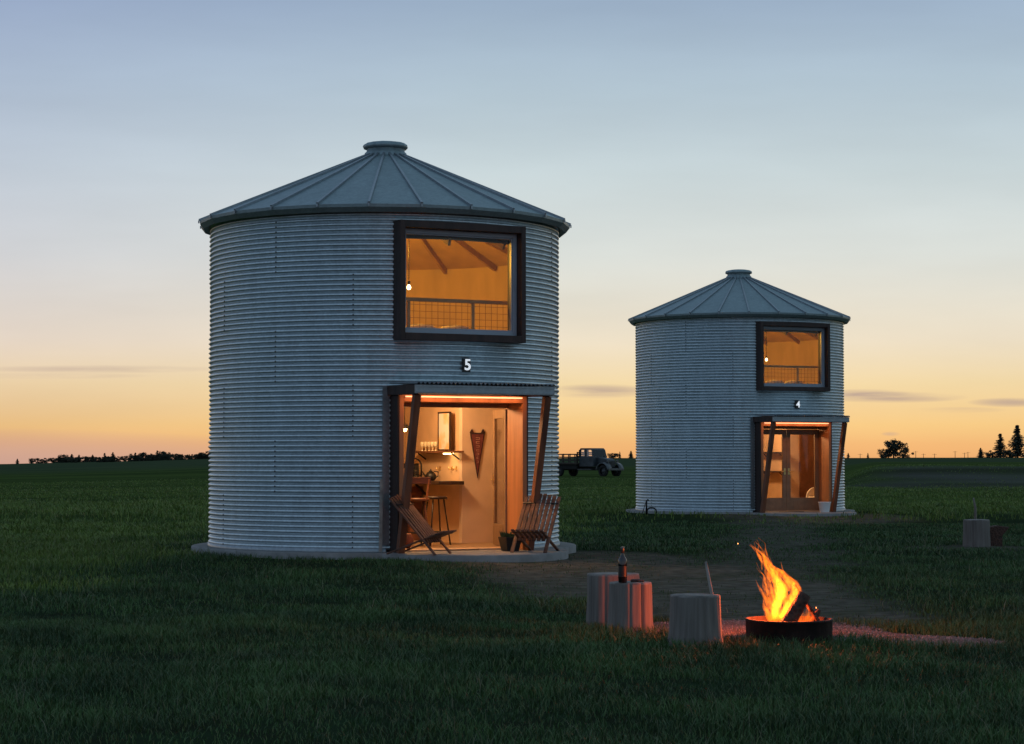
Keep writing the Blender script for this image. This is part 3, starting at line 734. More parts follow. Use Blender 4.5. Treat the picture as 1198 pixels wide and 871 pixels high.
planter('white_bucket', 'white bucket planter at the right door post of bin 4', B2, su(B2, 964, -3.0), -3.0, .12, .155, .24, M['white'], False, False)
# leaning pale board by the left post
t = MB(); t.beam((0, 0, 0), (.05, .08, 1.05), .05, .02, (1, 0, 0))
o = tag(t.build('leaning_board', mat('pale_board', (.45,.42,.38), .8), None, .003), 'thin pale board leaning against the bin wall left of the doorway', 'board'); o.location = loc(B1, -1.25, -2.62, ZB+.003); o.rotation_euler = (0, 0, B1['a'])
# small hose stand by far bin
hx, hy = (756-CX)/F*53.2, 53.2
t = thing('hose_stand', 'small dark stand with coiled hose at the left foot of bin 4', 'hose stand', (hx, hy, float(H(hx, hy))))
MB().tube([(0, 0, -.05), (0, 0, .34), (.03, 0, .37), (.07, 0, .35)], [.022, .02, .024, .014], 8).build('pipe', M['black'], t)
MB().tube([(-.01, .02, .32), (-.12, .05, -.03)], .010, 6).build('brace', M['black'], t)
for i in range(3):
    MB().tube([(.13+(.11+.012*i)*math.cos(a), .0+.10*i*.3-.03, .07+(.09+.01*i)*math.sin(a)) for a in np.linspace(0, 2*PI, 25)[:-1]], .010, 6, True, True).build('hose_loop', M['black'], t)

# ------------------------------------------------------------------ fire ring, logs, flames
zg = float(H(*FIRE))
rust = mat('blackened_steel', (.030,.014,.011), .75, .35, .35, 9, .3, 40)
t = thing('fire_ring', 'low blackened steel fire ring on the gravel', 'fire pit', (*FIRE, zg))
m = MB(); m.lathe([(.37, -.03), (.37, .165), (.375, .17), (.375, .185), (.35, .185), (.35, -.03)], 72, wob=lambda t, z: 1+.018*math.sin(3*t+1)+.012*math.sin(5*t)+.004*math.sin(17*t), cap=False); m.build('wall', rust, t)
MB().lathe([(.35, -.02), (.35, .02)], 40).build('ash_bed', mat('ash', (.05,.045,.045), .95, 0, .5, 14), t)
ember = emis('embers', (1., .16, .02), 3.0)
me_ = MB()
for i in range(60):
    a = random.uniform(0, 2*PI); rr = .26*math.sqrt(random.random()); s = random.uniform(.012, .03)
    me_.box((rr*math.cos(a), rr*math.sin(a), .03+random.uniform(0, .05)), (s, s*.8, s*.7), None)
me_.build('embers', ember, t)
char, nt, b = newmat('charred_log'); tc = N(nt, 'ShaderNodeTexCoord'); vo = N(nt, 'ShaderNodeTexVoronoi'); vo.inputs['Scale'].default_value = 26; nt.links.new(tc.outputs['Object'], vo.inputs['Vector'])
rp = N(nt, 'ShaderNodeValToRGB'); rp.color_ramp.elements[0].color = (.02,.012,.01,1); rp.color_ramp.elements[1].color = (.10,.045,.03,1); nt.links.new(vo.outputs['Distance'], rp.inputs[0])
nt.links.new(rp.outputs[0], b.inputs['Base Color']); b.inputs['Roughness'].default_value = .9
bpn = N(nt, 'ShaderNodeBump'); bpn.inputs['Strength'].default_value = .8; bpn.inputs['Distance'].default_value = .015; nt.links.new(vo.outputs['Distance'], bpn.inputs['Height']); nt.links.new(bpn.outputs[0], b.inputs['Normal'])
S = 18.0/F
def fp(px, py, dy=0): return ((px-922)*S, dy, (746-py)*S)
def log(label, p0, p1, r0, r1, n=9):
    o = MB(); p0, p1 = Vector(p0), Vector(p1); pts = [p0.lerp(p1, i/5) for i in range(6)]
    o.tube(pts, [r0+(r1-r0)*i/5+random.uniform(-.006, .006) for i in range(6)], n, True)
    ob = tag(o.build('log', char), label, 'log', 'logs in the fire'); ob.location = (*FIRE, zg); return ob
log('thickest charred log leaning up to the right in the fire', fp(913, 734, -.15), fp(939, 692, -.10), .066, .060, 11)
log('thin charred stick crossing behind the thick log', fp(960, 728, .10), fp(930, 682, .06), .020, .016, 7)
log('dark split log lying low at the back of the fire ring', fp(893, 735, .14), fp(955, 731, .16), .05, .045, 9)
log('short charred log end at the right inside of the fire ring', fp(944, 738, .12), fp(960, 712, .12), .028, .022, 8)

fm_, nt, b = newmat('flame'); nt.nodes.remove(b)
lwt = N(nt, 'ShaderNodeLayerWeight'); lwt.inputs[0].default_value = .5
tc = N(nt, 'ShaderNodeTexCoord'); mp = N(nt, 'ShaderNodeMapping'); mp.inputs['Scale'].default_value = (30, 30, 14); nt.links.new(tc.outputs['Object'], mp.inputs[0])
nz = N(nt, 'ShaderNodeTexNoise'); nz.inputs['Scale'].default_value = 1.; nz.inputs['Detail'].default_value = 5; nz.inputs['Distortion'].default_value = 1.2; nt.links.new(mp.outputs[0], nz.inputs['Vector'])
at = N(nt, 'ShaderNodeAttribute'); at.attribute_name = 'fire_glow'
inner = mathn(nt, 'POWER', mathn(nt, 'SUBTRACT', 1.0, lwt.outputs['Facing']), 1.5)
nr_ = N(nt, 'ShaderNodeMapRange'); nr_.inputs[1].default_value = .33; nr_.inputs[2].default_value = .66; nr_.inputs[3].default_value = .12; nr_.inputs[4].default_value = 1.25; nt.links.new(nz.outputs[0], nr_.inputs[0])
h = mathn(nt, 'MULTIPLY', mathn(nt, 'MULTIPLY', inner, at.outputs['Fac']), nr_.outputs[0])
em = N(nt, 'ShaderNodeEmission'); em.inputs[0].default_value = (1., .175, .005, 1); nt.links.new(mathn(nt, 'MULTIPLY', h, .62), em.inputs[1])
tr = N(nt, 'ShaderNodeBsdfTransparent'); mx = N(nt, 'ShaderNodeAddShader')
nt.links.new(tr.outputs[0], mx.inputs[0]); nt.links.new(em.outputs[0], mx.inputs[1])
nt.links.new(mx.outputs[0], nt.nodes['Material Output'].inputs[0])
fl = MB(); heat = []
def tongue(path, r, hot, wob=.02):
    pts = []; n = 14
    P = [Vector(p) for p in path]
    for i in range(n):
        s = i/(n-1)*(len(P)-1); k = min(int(s), len(P)-2); a = s-k
        q0, q1, q2, q3 = P[max(k-1, 0)], P[k], P[k+1], P[min(k+2, len(P)-1)]
        p = .5*((2*q1)+(-q0+q2)*a+(2*q0-5*q1+4*q2-q3)*a*a+(-q0+3*q1-3*q2+q3)*a**3)
        p = p+mnoise.noise_vector(p*9+Vector((r*90, 0, hot*7)))*wob*(i/(n-1)); pts.append(p)
    rad = [max(.002, r*(.55+.9*math.sin(min(1, 1.25*i/(n-1)+.1)*PI)*.6)*(1-(i/(n-1))**2.2)*(1+.3*mnoise.noise(Vector((i*.9, r*70, hot*13))))) for i in range(n)]
    n0 = len(fl.v); fl.tube(pts, rad, 9, True)
    for i in range(n):
        for k in range(9): heat.append(hot*1.35*(1-.6*(i/(n-1))**1.6))
main = [(906,722),(906,705),(914,690),(908,674),(898,660),(891,645),(880,633)]
right = [(912,722),(924,708),(931,696),(930,684),(917,672),(904,660),(896,648)]
left_ = [(900,724),(897,714),(893,706),(892,698)]
def jit(path, a, dy): return [fp(x+random.uniform(-a, a)*(.4+.6*i/len(path)), y+random.uniform(-a, a)*.5, dy+random.uniform(-.02, .02)) for i, (x, y) in enumerate(path)]
for i in range(6): tongue(jit(main, 5, random.uniform(-.05, .05)), .045, 1.0)
for i in range(5): tongue(jit(right, 4, random.uniform(-.02, .07)), .05, 1.15)
for i in range(3): tongue(jit(left_, 2, random.uniform(-.05, .03)), .028, .8)
for i in range(8):
    bx = random.uniform(896, 922); by = random.uniform(690, 722); tongue(jit([(bx, by), (bx-1, by-10), (bx-7, by-22), (bx-9+random.uniform(-4, 3), by-34)], 3, random.uniform(-.07, .07)), random.uniform(.018, .032), .85)
for i in range(22):
    by = random.uniform(650, 712); bx = 890+(by-650)*.28+random.uniform(-5, 12); tongue(jit([(bx, by), (bx-3, by-9), (bx-5, by-18), (bx-10, by-26)], 3, random.uniform(-.05, .05)), random.uniform(.008, .017), .62, .04)
for i in range(7): tongue(jit([(936+i*2.6, 729), (938+i*2, 718), (941+i*1.2, 706+abs(i-3)*3)], 1.5, .10), .016, .62)
for i in range(4): tongue(jit([(902+i*6, 727), (908+i*6, 722), (914+i*6, 712-i*4)], 2, -.08), .02, .75)
fo = tag(fl.build('flames', fm_), 'tall yellow and orange flames leaning left out of the fire ring', 'flames'); fo.location = (*FIRE, zg)
co = np.array(fl.v); core = np.exp(-(((co[:, 0]+.075)/.085)**2+((co[:, 2]-.33)/.20)**2))
heat = np.array(heat)*(.62+.75*core)
a = fo.data.attributes.new('fire_glow', 'FLOAT', 'POINT'); a.data.foreach_set('value', np.array(heat, np.float32))
plight('fire_light', (FIRE[0]-.12, FIRE[1]+.06, zg+.35), 102, (1., .13, .022), .10)

# ------------------------------------------------------------------ stumps, bottle, sticks
sm_, nt, b = newmat('weathered_stump'); tc = N(nt, 'ShaderNodeTexCoord'); mp = N(nt, 'ShaderNodeMapping'); mp.inputs['Scale'].default_value = (34, 34, 1.8); nt.links.new(tc.outputs['Object'], mp.inputs[0])
nz = N(nt, 'ShaderNodeTexNoise'); nz.inputs['Scale'].default_value = 1.; nz.inputs['Detail'].default_value = 8; nt.links.new(mp.outputs[0], nz.inputs['Vector'])
rp = N(nt, 'ShaderNodeValToRGB'); rp.color_ramp.elements[0].position = .3; rp.color_ramp.elements[0].color = (.12,.106,.094,1); rp.color_ramp.elements[1].position = .78; rp.color_ramp.elements[1].color = (.215,.193,.175,1)
nt.links.new(nz.outputs[0], rp.inputs[0]); nt.links.new(rp.outputs[0], b.inputs['Base Color']); b.inputs['Roughness'].default_value = .9
bpn = N(nt, 'ShaderNodeBump'); bpn.inputs['Strength'].default_value = .4; bpn.inputs['Distance'].default_value = .012; nt.links.new(nz.outputs[0], bpn.inputs['Height']); nt.links.new(bpn.outputs[0], b.inputs['Normal'])
topm = mat('sawn_end_grain', (.24,.215,.195), .9, 0, .3, 12, .3, 30)
def stump(label, p, r, h, seed, crack=None, flare=.12, tilt=(0, 0)):
    rr = random.Random(seed); ph = [rr.uniform(0, 6.28) for _ in range(5)]; n = 120
    def wob(t, z):
        w = 1+.035*math.cos(2*t+ph[0])+.022*math.cos(3*t+ph[1])+.010*math.cos(5*t+ph[2])+.006*math.cos(9*t+ph[3]+z*2)+.003*math.cos(17*t+ph[4]-z*3)+.003*math.cos(31*t+ph[1])+.022*mnoise.noise(Vector((math.cos(t)*3+seed, math.sin(t)*3, z*5)))
        if crack is not None:
            for (a, dpt, wd) in crack:
                d = abs((t-a+PI) % (2*PI)-PI); w -= dpt*max(0, 1-d/wd)
        return w
    t = thing('tree_stump', label, 'stump', (p[0], p[1], float(H(*p))), 0); t.rotation_euler = (tilt[0], tilt[1], 0)
    m = MB(); m.lathe([(r*(1+flare), -.08), (r*(1+flare*.8), .05), (r*(1+flare*.5), h*.25), (r*(1+flare*.35), h*.4), (r*(1+flare*.2), h*.6), (r*1.01, h*.85), (r, h-.015)], n, wob=wob, cap=False); m.build('bark_side', sm_, t)
    m = MB(); m.lathe([(r*1.0, h-.016), (r*.985, h-.002), (r*.6, h+.004), (.001, h+.005)], n, wob=wob, cap=False); m.build('sawn_top', topm, t)
    return t
stump('front stump carrying the wine bottle, split by a dark crack', ST_A, .19, .445, 3, [(R_(-62), .20, R_(6)), (R_(-95), .06, R_(5))], .1)
stump('wide grey stump standing behind the bottle stump', ST_B, .25, .475, 5, [(R_(-150), .10, R_(5)), (R_(-110), .08, R_(4))], .05)
stump('plain grey stump left of the fire with a stick leaning on it', ST_C, .205, .42, 8, [(R_(-68), .10, R_(4)), (R_(-112), .05, R_(3))], .12)
stump('distant grey stump alone on the dark grass at the right', ST_D, .23, .46, 12, [(R_(-120), .12, R_(8))], .06)
zA = float(H(*ST_A))
bx, by = (728-CX)/F*18.62, 18.62
bt = thing('wine_bottle', 'dark wine bottle standing on the front stump', 'bottle', (bx, by, zA+.445+.004))
bg = mat('dark_bottle_glass', (.008,.008,.010), .08, 0, .1, 5, spec=.8)
MB().lathe([(.035, 0), (.039, .006), (.039, .185), (.036, .205), (.022, .228), (.0155, .245), (.0145, .30), (.0165, .302), (.0165, .312), (.013, .313)], 28).build('glass_body', bg, bt)
MB().lathe([(.0168, .262), (.0172, .302), (.0172, .316), (.012, .317)], 20).build('capsule', mat('bottle_foil', (.12,.14,.13), .35, .5), bt)
MB().lathe([(.0395, .05), (.0398, .055), (.0398, .14), (.0395, .145)], 28, cap=False).build('label', mat('dark_bottle_label', (.012,.010,.010), .5), bt)
cx_, cy_ = (745-CX)/F*18.66, 18.66
ck = thing('corkscrew', 'small dark corkscrew lying beside the wine bottle', 'corkscrew', (cx_, cy_, zA+.445+.016), R_(14))
MB().tube([(-.06, 0, 0), (0, .006, .003), (.06, 0, 0)], [.010, .013, .010], 8).build('handle', M['blackm'], ck)
MB().tube([(.0, .0, .0), (.025, -.04, .0), (.04, -.07, -.004)], .005, 6).build('worm', M['black'], ck)
MB().tube([(-.05, .01, .008), (-.01, .03, .008), (.04, .022, .006)], .006, 6).build('lever', M['black'], ck)
stk = mat('bare_stick', (.26,.23,.20), .85, 0, .2, 10)
pxy = lambda px, Y: (px-CX)/F*Y
o = tag(MB().tube([(pxy(841.5, 17.35), 17.35, float(H(pxy(841, 17.35), 17.35))-.02), (pxy(834, 17.4), 17.4, .34), (pxy(825, 17.55), 17.55, zz(657, 17.55))], [.017, .015, .011], 8).build('roasting_stick', stk), 'bare stick leaning against the stump left of the fire', 'stick')
o = tag(MB().tube([(pxy(1140, 36.6), 36.6, 0.1), (pxy(1140, 36.5), 36.5, .7), (pxy(1138, 36.4), 36.4, zz(583, 36.4))], [.028, .022, .014], 8).build('upright_stick', stk), 'upright stick behind the distant stump', 'stick')
m = MB().prism([(-.15, -.02), (.10, -.02), (.10, .18), (.24, .33), (.02, .36), (-.17, .33)], -.09, .09)
o = tag(m.build('split_log', char, None, .02), 'dark angular split log beside the distant stump', 'log'); o.location = (pxy(1163, 36.3), 36.3, float(H(pxy(1163, 36.3), 36.3))); o.rotation_euler = (0, 0, R_(12))
sp0 = None
for (px, py, dy) in ((863, 634, .0), (955, 709, .05)):
    if sp0 is None: sp0 = tag(MB().lathe([(.001, -.005), (.004, 0), (.001, .008)], 6).build('spark', emis('spark', (1., .45, .12), 3)), 'tiny glowing spark drifting off the fire', 'spark', 'sparks over the fire'); o = sp0
    else: o = sp0.copy(); COL.objects.link(o)
    x, y, z = fp(px, py, dy); o.location = (FIRE[0]+x, FIRE[1]+y, zg+z)

# ------------------------------------------------------------------ old flatbed truck
TY = 140.; tx = (688-CX)/F*TY
tk = thing('flatbed_truck', 'old dark flatbed truck with stake sides parked between the two bins', 'truck', (tx, TY, float(H(tx, TY))-.03), R_(-44)); tk.scale = (.9, .9, .9)
tp = mat('faded_truck_paint', (.045,.055,.065), .5, .1, .3, 3); fd = mat('fender_paint', (.10,.105,.11), .35, .2, .2, 3); tyre = mat('tyre_rubber', (.015,.015,.015), .9); wood = mat('stake_wood', (.06,.045,.035), .9)
prof = [(-.2, .75), (-.2, 1.55), (-.12, 2.0), (.1, 2.12), (.85, 2.12), (1.02, 2.02), (1.2, 1.5), (1.22, .75)]
# cab shell: roof, back, door panels and pillars leave the windows open
cb = MB(); wv = .78
cb.prism([(-.2, .75), (-.2, 1.5), (1.2, 1.5), (1.22, .75)], -wv, wv)
cb.prism([(-.2, 1.99), (-.1, 2.12), (.9, 2.12), (1.05, 1.99)], -wv+.03, wv-.03)
for y in (-wv+.05, wv-.05):
    cb.beam((-.16, y, 1.5), (-.14, y, 2.0), .1, .22); cb.beam((.42, y, 1.5), (.42, y, 2.0), .22, .06); cb.beam((1.17, y, 1.5), (1.0, y, 2.0), .06, .06)
cb.box((-.18, 0, 1.75), (.05, .5, .5)); cab = cb.build('cab', tp, tk, .05)
gl = MB(); gl.box((.45, -.74, 1.75), (1.2, .01, .5)); gl.box((.45, .74, 1.75), (1.2, .01, .5)); gl.beam((1.19, 0, 1.5), (1.03, 0, 2.0), 1.5, .01, (0, 1, 0))
gl.build('window_glass', glassmat('truck_glass', 1.3), tk)
hood = MB(); hood.prism([(1.22, .75), (1.22, 1.45), (2.2, 1.32), (2.35, 1.15), (2.38, .7)], -.42, .42); hood.build('hood', tp, tk, .08)
gr = MB()
for i in range(9): gr.box((2.40, -.28+i*.07, .95), (.03, .025, .5))
gr.build('grille', fd, tk)
MB().box((2.75, 0, .55), (.08, 1.7, .16)).build('bumper', fd, tk, .02)
for s in (-1, 1):
    f_ = MB(); n = 14; vs = []
    for j, yy in enumerate((s*.42, s*.92)):
        for i in range(n+1):
            a = PI*(.02+.98*i/n); vs.append((2.15+.58*math.cos(a), yy, .52+.56*math.sin(a)+(0 if j == 0 else -.05)))
    f_.add(vs, [(i, i+1, n+1+i+1, n+1+i) for i in range(n)], None, True)
    o = f_.build('fender', fd, tk); so_ = o.modifiers.new('solid', 'SOLIDIFY'); so_.thickness = .05
    hl = MB().lathe([(.02, -.12), (.10, -.02), (.115, .05), (.10, .07)], 16).build('headlight', fd, tk); hl.rotation_euler = (0, PI/2, 0); hl.location = (2.42, s*.52, 1.15)
def wheel(x, y, r=.44):
    w = MB().lathe([(r*.6, -.1), (r*.95, -.1), (r, -.06), (r, .06), (r*.95, .1), (r*.6, .1)], 28, cap=False).build('wheel', tyre, tk); w.rotation_euler = (PI/2, 0, 0); w.location = (x, y, r)
    MB().lathe([(r*.62, -.05), (r*.5, -.03), (.1, .0), (.08, .06), (.02, .07)], 20).build('hub', fd, w)
for x, y in ((2.15, -.72), (2.15, .72), (-2.2, -.78), (-2.2, .78)): wheel(x, y)
MB().box((-1.9, 0, .98), (3.4, 2.0, .12)).build('flatbed', wood, tk)
MB().box((-1.95, 0, .74), (3.1, 1.7, .36)).build('bed_skirt', tyre, tk)
MB().box((-.2, 0, .60), (5.0, .9, .26)).build('chassis', tyre, tk)
for s in (-1, 1):
    m = MB()
    for i in range(6): m.box((-3.5+i*.64, s*.97, 1.35), (.07, .05, .72))
    for z in (1.22, 1.45, 1.66): m.box((-1.9, s*.97, z), (3.35, .03, .085))
    m.build('stake_side', wood, tk)
m = MB()
for z in (1.25, 1.5, 1.78): m.box((-.28, 0, z), (.04, 1.9, .1))
for y in (-.9, -.3, .3, .9): m.box((-.25, y, 1.42), (.05, .07, .85))
m.build('headboard', wood, tk)
MB().box((.5, -.92, .55), (1.3, .22, .05)).build('running_board', fd, tk); MB().box((.5, .92, .55), (1.3, .22, .05)).build('running_board', fd, tk)

# ------------------------------------------------------------------ trees and poles
tl = mat('dark_foliage', (.055,.062,.040), .9, 0, .3, 1.5); tb = mat('tree_bark', (.06,.045,.035), .9)
def tree_mesh(kind, seed):
    r = random.Random(seed); cr = MB()
    def leafc(p, s):
        a = Vector((r.gauss(0,1), r.gauss(0,1), r.gauss(0,1))).normalized(); b2 = a.cross(Vector((r.gauss(0,1), r.gauss(0,1), r.gauss(0,1)))).normalized()
        cr.add([p+a*s, p+b2*s*.8, p-a*s*.9, p-b2*s*.7], [(0, 1, 2, 3)])
    tr = MB()
    if kind == 'conifer':
        tr.tube([(0, 0, -.05), (0, 0, .5), (0, 0, .97)], [.022, .016, .003], 6)
        for lv in range(20):
            z = .10+.86*lv/19; L = .27*(1-z)**.8*r.uniform(.7, 1.15)+.016; nbr = 14 if lv < 12 else 9
            for k in range(nbr):
                a = r.uniform(0, 2*PI); LL = L*r.uniform(.6, 1.1)
                for s in range(7):
                    q = (s+.6)/7; leafc(Vector((math.cos(a)*LL*q, math.sin(a)*LL*q, z-LL*.28*q+r.uniform(-.008, .008))), .034*(1.15-q*.5))
    else:
        tr.tube([(0, 0, -.05), (.01, 0, .3), (0, .01, .6)], [.03, .022, .012], 6)
        cl = [(Vector((r.gauss(0, .20), r.gauss(0, .20), r.uniform(.06, .84))), r.uniform(.11, .18)) for _ in range(22)]+[(Vector((0, 0, .86)), .13)]
        for c_, rad in cl:
            tr.tube([(0, 0, .3), tuple(c_)], [.012, .004], 5)
            for i in range(95):
                d = Vector((r.gauss(0,1), r.gauss(0,1), r.gauss(0,.8))).normalized()*rad*r.uniform(.3, 1.08); leafc(c_+d, .034)
    return cr, tr
PROTO = {}
def proto(kind, i):
    key = (kind, i)
    if key not in PROTO:
        cr, tr = tree_mesh(kind, 100+i*7+(50 if kind == 'conifer' else 0)); PROTO[key] = [cr, tr, None, None]
    return PROTO[key]
def put_tree(kind, i, px, py, Y, label, group=None, wide=1., base=None):
    x = (px-CX)/F*Y; zb = float(H(x, Y))-.15 if base is None else base
    h = max(1.2, zz(py, Y)-zb)
    t = thing('conifer_tree' if kind == 'conifer' else 'leafy_tree', label, 'tree', (x, Y, zb), random.uniform(0, 6), group); t.scale = (h*wide, h*wide, h)
    P = proto(kind, i)
    if P[2] is None: P[2] = P[0].build('crown', tl, t); P[3] = P[1].build('trunk', tb, t)
    else:
        for q in (P[2], P[3]): c_ = q.copy(); COL.objects.link(c_); c_.parent = t
LZ = [(100,108,'c'),(180,112,'d'),(212,100,'d'),(330,105,'d'),(362,80,'d'),(405,78,'c'),(445,82,'c'),(485,95,'d'),(520,82,'c'),(560,95,'d'),(588,72,'c'),(635,68,'c'),
      (735,75,'d'),(760,70,'c'),(805,68,'d'),(850,75,'d'),(883,58,'c'),(915,62,'d'),(950,68,'d'),(985,80,'c'),(1022,78,'c'),(1063,85,'c'),(1100,90,'d'),(1130,68,'d'),(1160,62,'d'),(1195,66,'d'),(1230,70,'c'),(1270,64,'d'),(345,98,'d'),(385,92,'d'),(425,96,'d'),(610,90,'d'),(540,98,'d'),(780,82,'d'),(830,80,'d'),(865,80,'c'),(900,74,'d'),(930,76,'d'),(968,80,'d'),(1005,88,'d'),(1115,80,'d'),(1146,76,'d'),(1175,72,'d')]
for j, (a_, b_, k_) in enumerate(LZ):
    if k_ == 'c': put_tree('conifer', j % 3, a_/4.79, 515+b_/4.79, 405+random.uniform(-8, 10), 'small pointed conifer in the row along the left skyline', 'pointed trees along the left skyline', random.uniform(1.5, 2.2))
    else: put_tree('leafy', j % 3, a_/4.79, 515+b_/4.79, 405+random.uniform(-8, 10), 'small rounded leafy tree in the row along the left skyline', 'rounded trees along the left skyline', random.uniform(1.1, 1.6))
for q in range(30):
    px = 56+q*7.1+random.uniform(-3, 3); yb_ = float(np.interp(px, HPX, HPY))
    put_tree('leafy', q % 4, px, yb_-random.uniform(3.5, 7.5), 408+random.uniform(-8, 8), 'small rounded leafy tree in the row along the left skyline', 'rounded trees along the left skyline', random.uniform(1.3, 2.2))
YT = 400.
put_tree('leafy', 3, 1045, 513, YT, 'big round leafy tree on the right skyline', None, 1.35)
put_tree('leafy', 1, 1033, 525, YT+3, 'smaller leafy tree at the left foot of the big round tree', None, 1.4)
put_tree('leafy', 2, 1059, 523, YT-3, 'smaller leafy tree at the right foot of the big round tree', None, 1.2)
put_tree('conifer', 0, 1190, 497, YT, 'tallest conifer at the far right edge of the skyline', None, 1.5)
put_tree('conifer', 1, 1170, 507, YT+5, 'second tallest conifer on the right skyline', None, 1.6)
put_tree('conifer', 2, 1147, 524, YT, 'short conifer left of the tall ones on the right skyline', None, 1.9)
put_tree('leafy', 0, 1158, 527, YT-4, 'low leafy bush tree between two conifers at the right', None, 2.0)
put_tree('leafy', 3, 1180, 526, YT-5, 'low leafy bush tree under the tallest conifer', None, 1.9)
put_tree('conifer', 0, 1212, 505, YT+4, 'conifer just past the right edge of the skyline', None, 1.2)
put_tree('conifer', 1, 725, 528.5, YT, 'thin conifer right of the old truck', None, 1.1)
put_tree('conifer', 2, 738, 527.5, YT+3, 'conifer beside the left wall of the farther bin', None, 1.7)
put_tree('leafy', 1, 716, 533, YT+2, 'low leafy tree behind the truck hood', None, 2.2)
put_tree('conifer', 0, 992, 532, YT, 'tiny conifer right of the farther bin', None, 1.6)
put_tree('conifer', 2, 1015, 530, YT, 'thin small conifer left of the big round tree', None, 1.1)
p0 = None
for px, py in ((1071, 528), (1080, 531), (1093, 531), (1117, 528), (1128, 530), (1132, 529), (1006, 531)):
    Y = 460.; x = (px-CX)/F*Y
    if p0 is None:
        p0 = thing('utility_pole', 'thin distant utility pole on the right skyline', 'utility pole', (0, 0, 0), 0, 'utility poles on the right skyline')
        MB().tube([(0, 0, -2), (0, 0, 1)], [.08, .05], 6).build('pole', tb, p0); MB().box((0, 0, .82), (1.0, .04, .04)).build('crossarm', tb, p0); o = p0
    else: o = copy_tree(p0)
    zt = zz(py, Y); o.location = (x, Y, zt-1)

# ------------------------------------------------------------------ sky
w = bpy.data.worlds.new('World'); SC.world = w; w.use_nodes = True; nt = w.node_tree; bg_ = nt.nodes['Background']
tc = N(nt, 'ShaderNodeTexCoord'); sx = N(nt, 'ShaderNodeSeparateXYZ'); nt.links.new(tc.outputs['Generated'], sx.inputs[0])
dx, dy, dz = sx.outputs
zc = mathn(nt, 'SQRT', mathn(nt, 'MAXIMUM', dz, 0.))
def lin(c): return tuple(((v/255+.055)/1.055)**2.4 if v/255 > .04045 else v/255/12.92 for v in c)
def ramp(stops):
    r = N(nt, 'ShaderNodeValToRGB'); e = r.color_ramp.elements
    stops = [(math.sqrt(max(0, p)), c) for p, c in stops]
    e[0].position = stops[0][0]; e[0].color = (*lin(stops[0][1]), 1); e[1].position = stops[-1][0]; e[1].color = (*lin(stops[-1][1]), 1)
    for p, c in stops[1:-1]: q = e.new(p); q.color = (*lin(c), 1)
    nt.links.new(zc, r.inputs[0]); return r.outputs[0]
front = ramp([(0, (233,168,108)), (.007, (240,184,120)), (.016, (244,202,134)), (.0356, (241,217,168)), (.056, (234,222,198)), (.0966, (216,221,216)), (.137, (198,212,216)), (.176, (176,195,208)), (.2155, (155,176,199)), (.4, (132,158,180)), (1., (120,147,168))])
back = ramp([(0, (150,158,168)), (.05, (152,169,180)), (.15, (146,171,187)), (.4, (132,159,180)), (1., (120,147,168))])
fy = mathn(nt, 'MULTIPLY', mathn(nt, 'ADD', dy, .15), 1.3, True)
sky = mixc(nt, fy, back, front)
# mauve band low on the left, and thin grey cloud streaks near the horizon
az = mathn(nt, 'DIVIDE', dx, mathn(nt, 'MAXIMUM', dy, .05)); el = mathn(nt, 'DIVIDE', dz, mathn(nt, 'MAXIMUM', dy, .05))
cv = N(nt, 'ShaderNodeCombineXYZ'); nt.links.new(mathn(nt, 'MULTIPLY', az, 14.), cv.inputs[0]); nt.links.new(mathn(nt, 'MULTIPLY', el, 170.), cv.inputs[1])
nz = N(nt, 'ShaderNodeTexNoise'); nz.inputs['Scale'].default_value = 1.; nz.inputs['Detail'].default_value = 6; nt.links.new(cv.outputs[0], nz.inputs['Vector'])
def streak(px, py, wd, ht):
    a = mathn(nt, 'POWER', mathn(nt, 'DIVIDE', mathn(nt, 'SUBTRACT', az, (px-CX)/F), wd/F), 2)
    b = mathn(nt, 'POWER', mathn(nt, 'DIVIDE', mathn(nt, 'SUBTRACT', el, (HOR-py)/F), ht/F), 2)
    return mathn(nt, 'SUBTRACT', 1.0, mathn(nt, 'ADD', a, b), True)
tot = None
for (px, py, wd, ht, k_) in ((1045, 465, 90, 7, .9), (1010, 460, 60, 5, .6), (700, 458, 70, 9, .8), (1185, 471, 55, 6, .8), (1042, 508, 12, 3, .9), (120, 432, 170, 5, .45), (60, 440, 120, 4, .3), (560, 470, 40, 5, .3), (1120, 480, 60, 4, .35)):
    s = mathn(nt, 'MULTIPLY', streak(px, py, wd, ht), k_); tot = s if tot is None else mathn(nt, 'ADD', tot, s, True)
nr = N(nt, 'ShaderNodeMapRange'); nr.inputs[1].default_value = .35; nr.inputs[2].default_value = .62; nt.links.new(nz.outputs[0], nr.inputs[0])
sky = mixc(nt, mathn(nt, 'MULTIPLY', mathn(nt, 'MULTIPLY', tot, nr.outputs[0]), .92), sky, lin((178,158,148)))
lf_ = mathn(nt, 'MULTIPLY', mathn(nt, 'SUBTRACT', mathn(nt, 'MULTIPLY', az, -1.), .02), 4.5, True)
sky = mixc(nt, lf_, sky, mixc(nt, 1.0, sky, (.93, .90, .98), 'MULTIPLY'))
mv = mathn(nt, 'MULTIPLY', streak(-90, 546, 560, 46), .95)
sky = mixc(nt, mv, sky, lin((202,162,146)))
nq = N(nt, 'ShaderNodeTexNoise'); nq.inputs['Scale'].default_value = 1.; nq.inputs['Detail'].default_value = 5
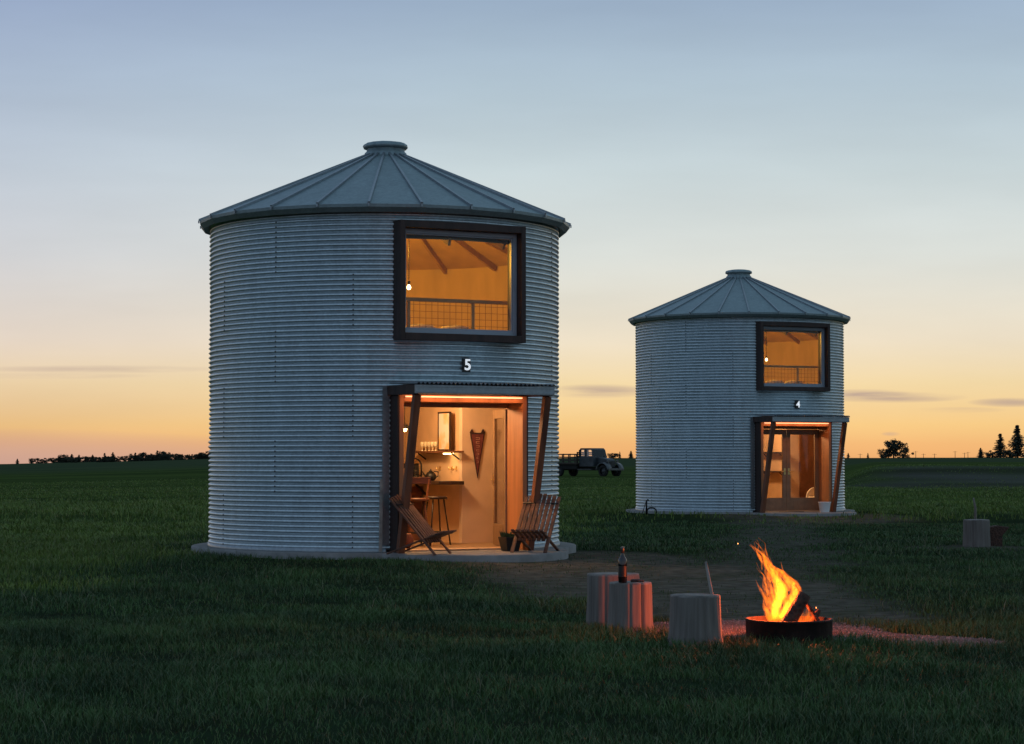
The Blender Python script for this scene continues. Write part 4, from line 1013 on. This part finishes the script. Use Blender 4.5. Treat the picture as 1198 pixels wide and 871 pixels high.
cq = N(nt, 'ShaderNodeCombineXYZ'); nt.links.new(mathn(nt, 'MULTIPLY', az, 7.), cq.inputs[0]); nt.links.new(mathn(nt, 'MULTIPLY', el, 34.), cq.inputs[1]); cq.inputs[2].default_value = 4.2; nt.links.new(cq.outputs[0], nq.inputs['Vector'])
qr = N(nt, 'ShaderNodeMapRange'); qr.inputs[1].default_value = .3; qr.inputs[2].default_value = .7; qr.inputs[3].default_value = .965; qr.inputs[4].default_value = 1.045; nt.links.new(nq.outputs[0], qr.inputs[0])
sky = mixc(nt, 1.0, sky, qr.outputs[0], 'MULTIPLY')
ns = N(nt, 'ShaderNodeTexSky'); ns.sky_type = 'NISHITA'; ns.sun_disc = False; ns.sun_elevation = R_(1.0); ns.sun_rotation = R_(8)
sky = mixc(nt, 1.0, sky, mixc(nt, 1.0, ns.outputs[0], (.0015, .0015, .0015), 'MULTIPLY'), 'ADD')
nt.links.new(sky, bg_.inputs[0]); bg_.inputs[1].default_value = 1.0
sl = bpy.data.lights.new('afterglow', 'SUN'); sl.energy = .12; sl.angle = R_(20); sl.color = (1., .66, .38)
so = bpy.data.objects.new('afterglow', sl); COL.objects.link(so); so.rotation_euler = Vector((-.14, -1, -.05)).to_track_quat('-Z', 'Y').to_euler()

# ------------------------------------------------------------------ camera and render
cd = bpy.data.cameras.new('camera'); cam = bpy.data.objects.new('camera', cd); COL.objects.link(cam); SC.camera = cam
cd.sensor_width = 36; cd.lens = F*36/1198; cd.clip_end = 5000; cam.location = (0, 0, EYE); cam.rotation_euler = (PI/2+math.atan(101.5/F), 0, 0)
SC.view_settings.view_transform = 'Standard'; SC.view_settings.look = 'None'; SC.view_settings.exposure = 0; SC.view_settings.gamma = 1; SC.view_settings.use_curve_mapping = False
SC.render.engine = 'CYCLES'; SC.cycles.use_denoising = True; SC.cycles.max_bounces = 6; SC.cycles.diffuse_bounces = 3; SC.cycles.transparent_max_bounces = 24
SC.cycles.sample_clamp_indirect = 4; SC.cycles.caustics_reflective = False; SC.cycles.caustics_refractive = False
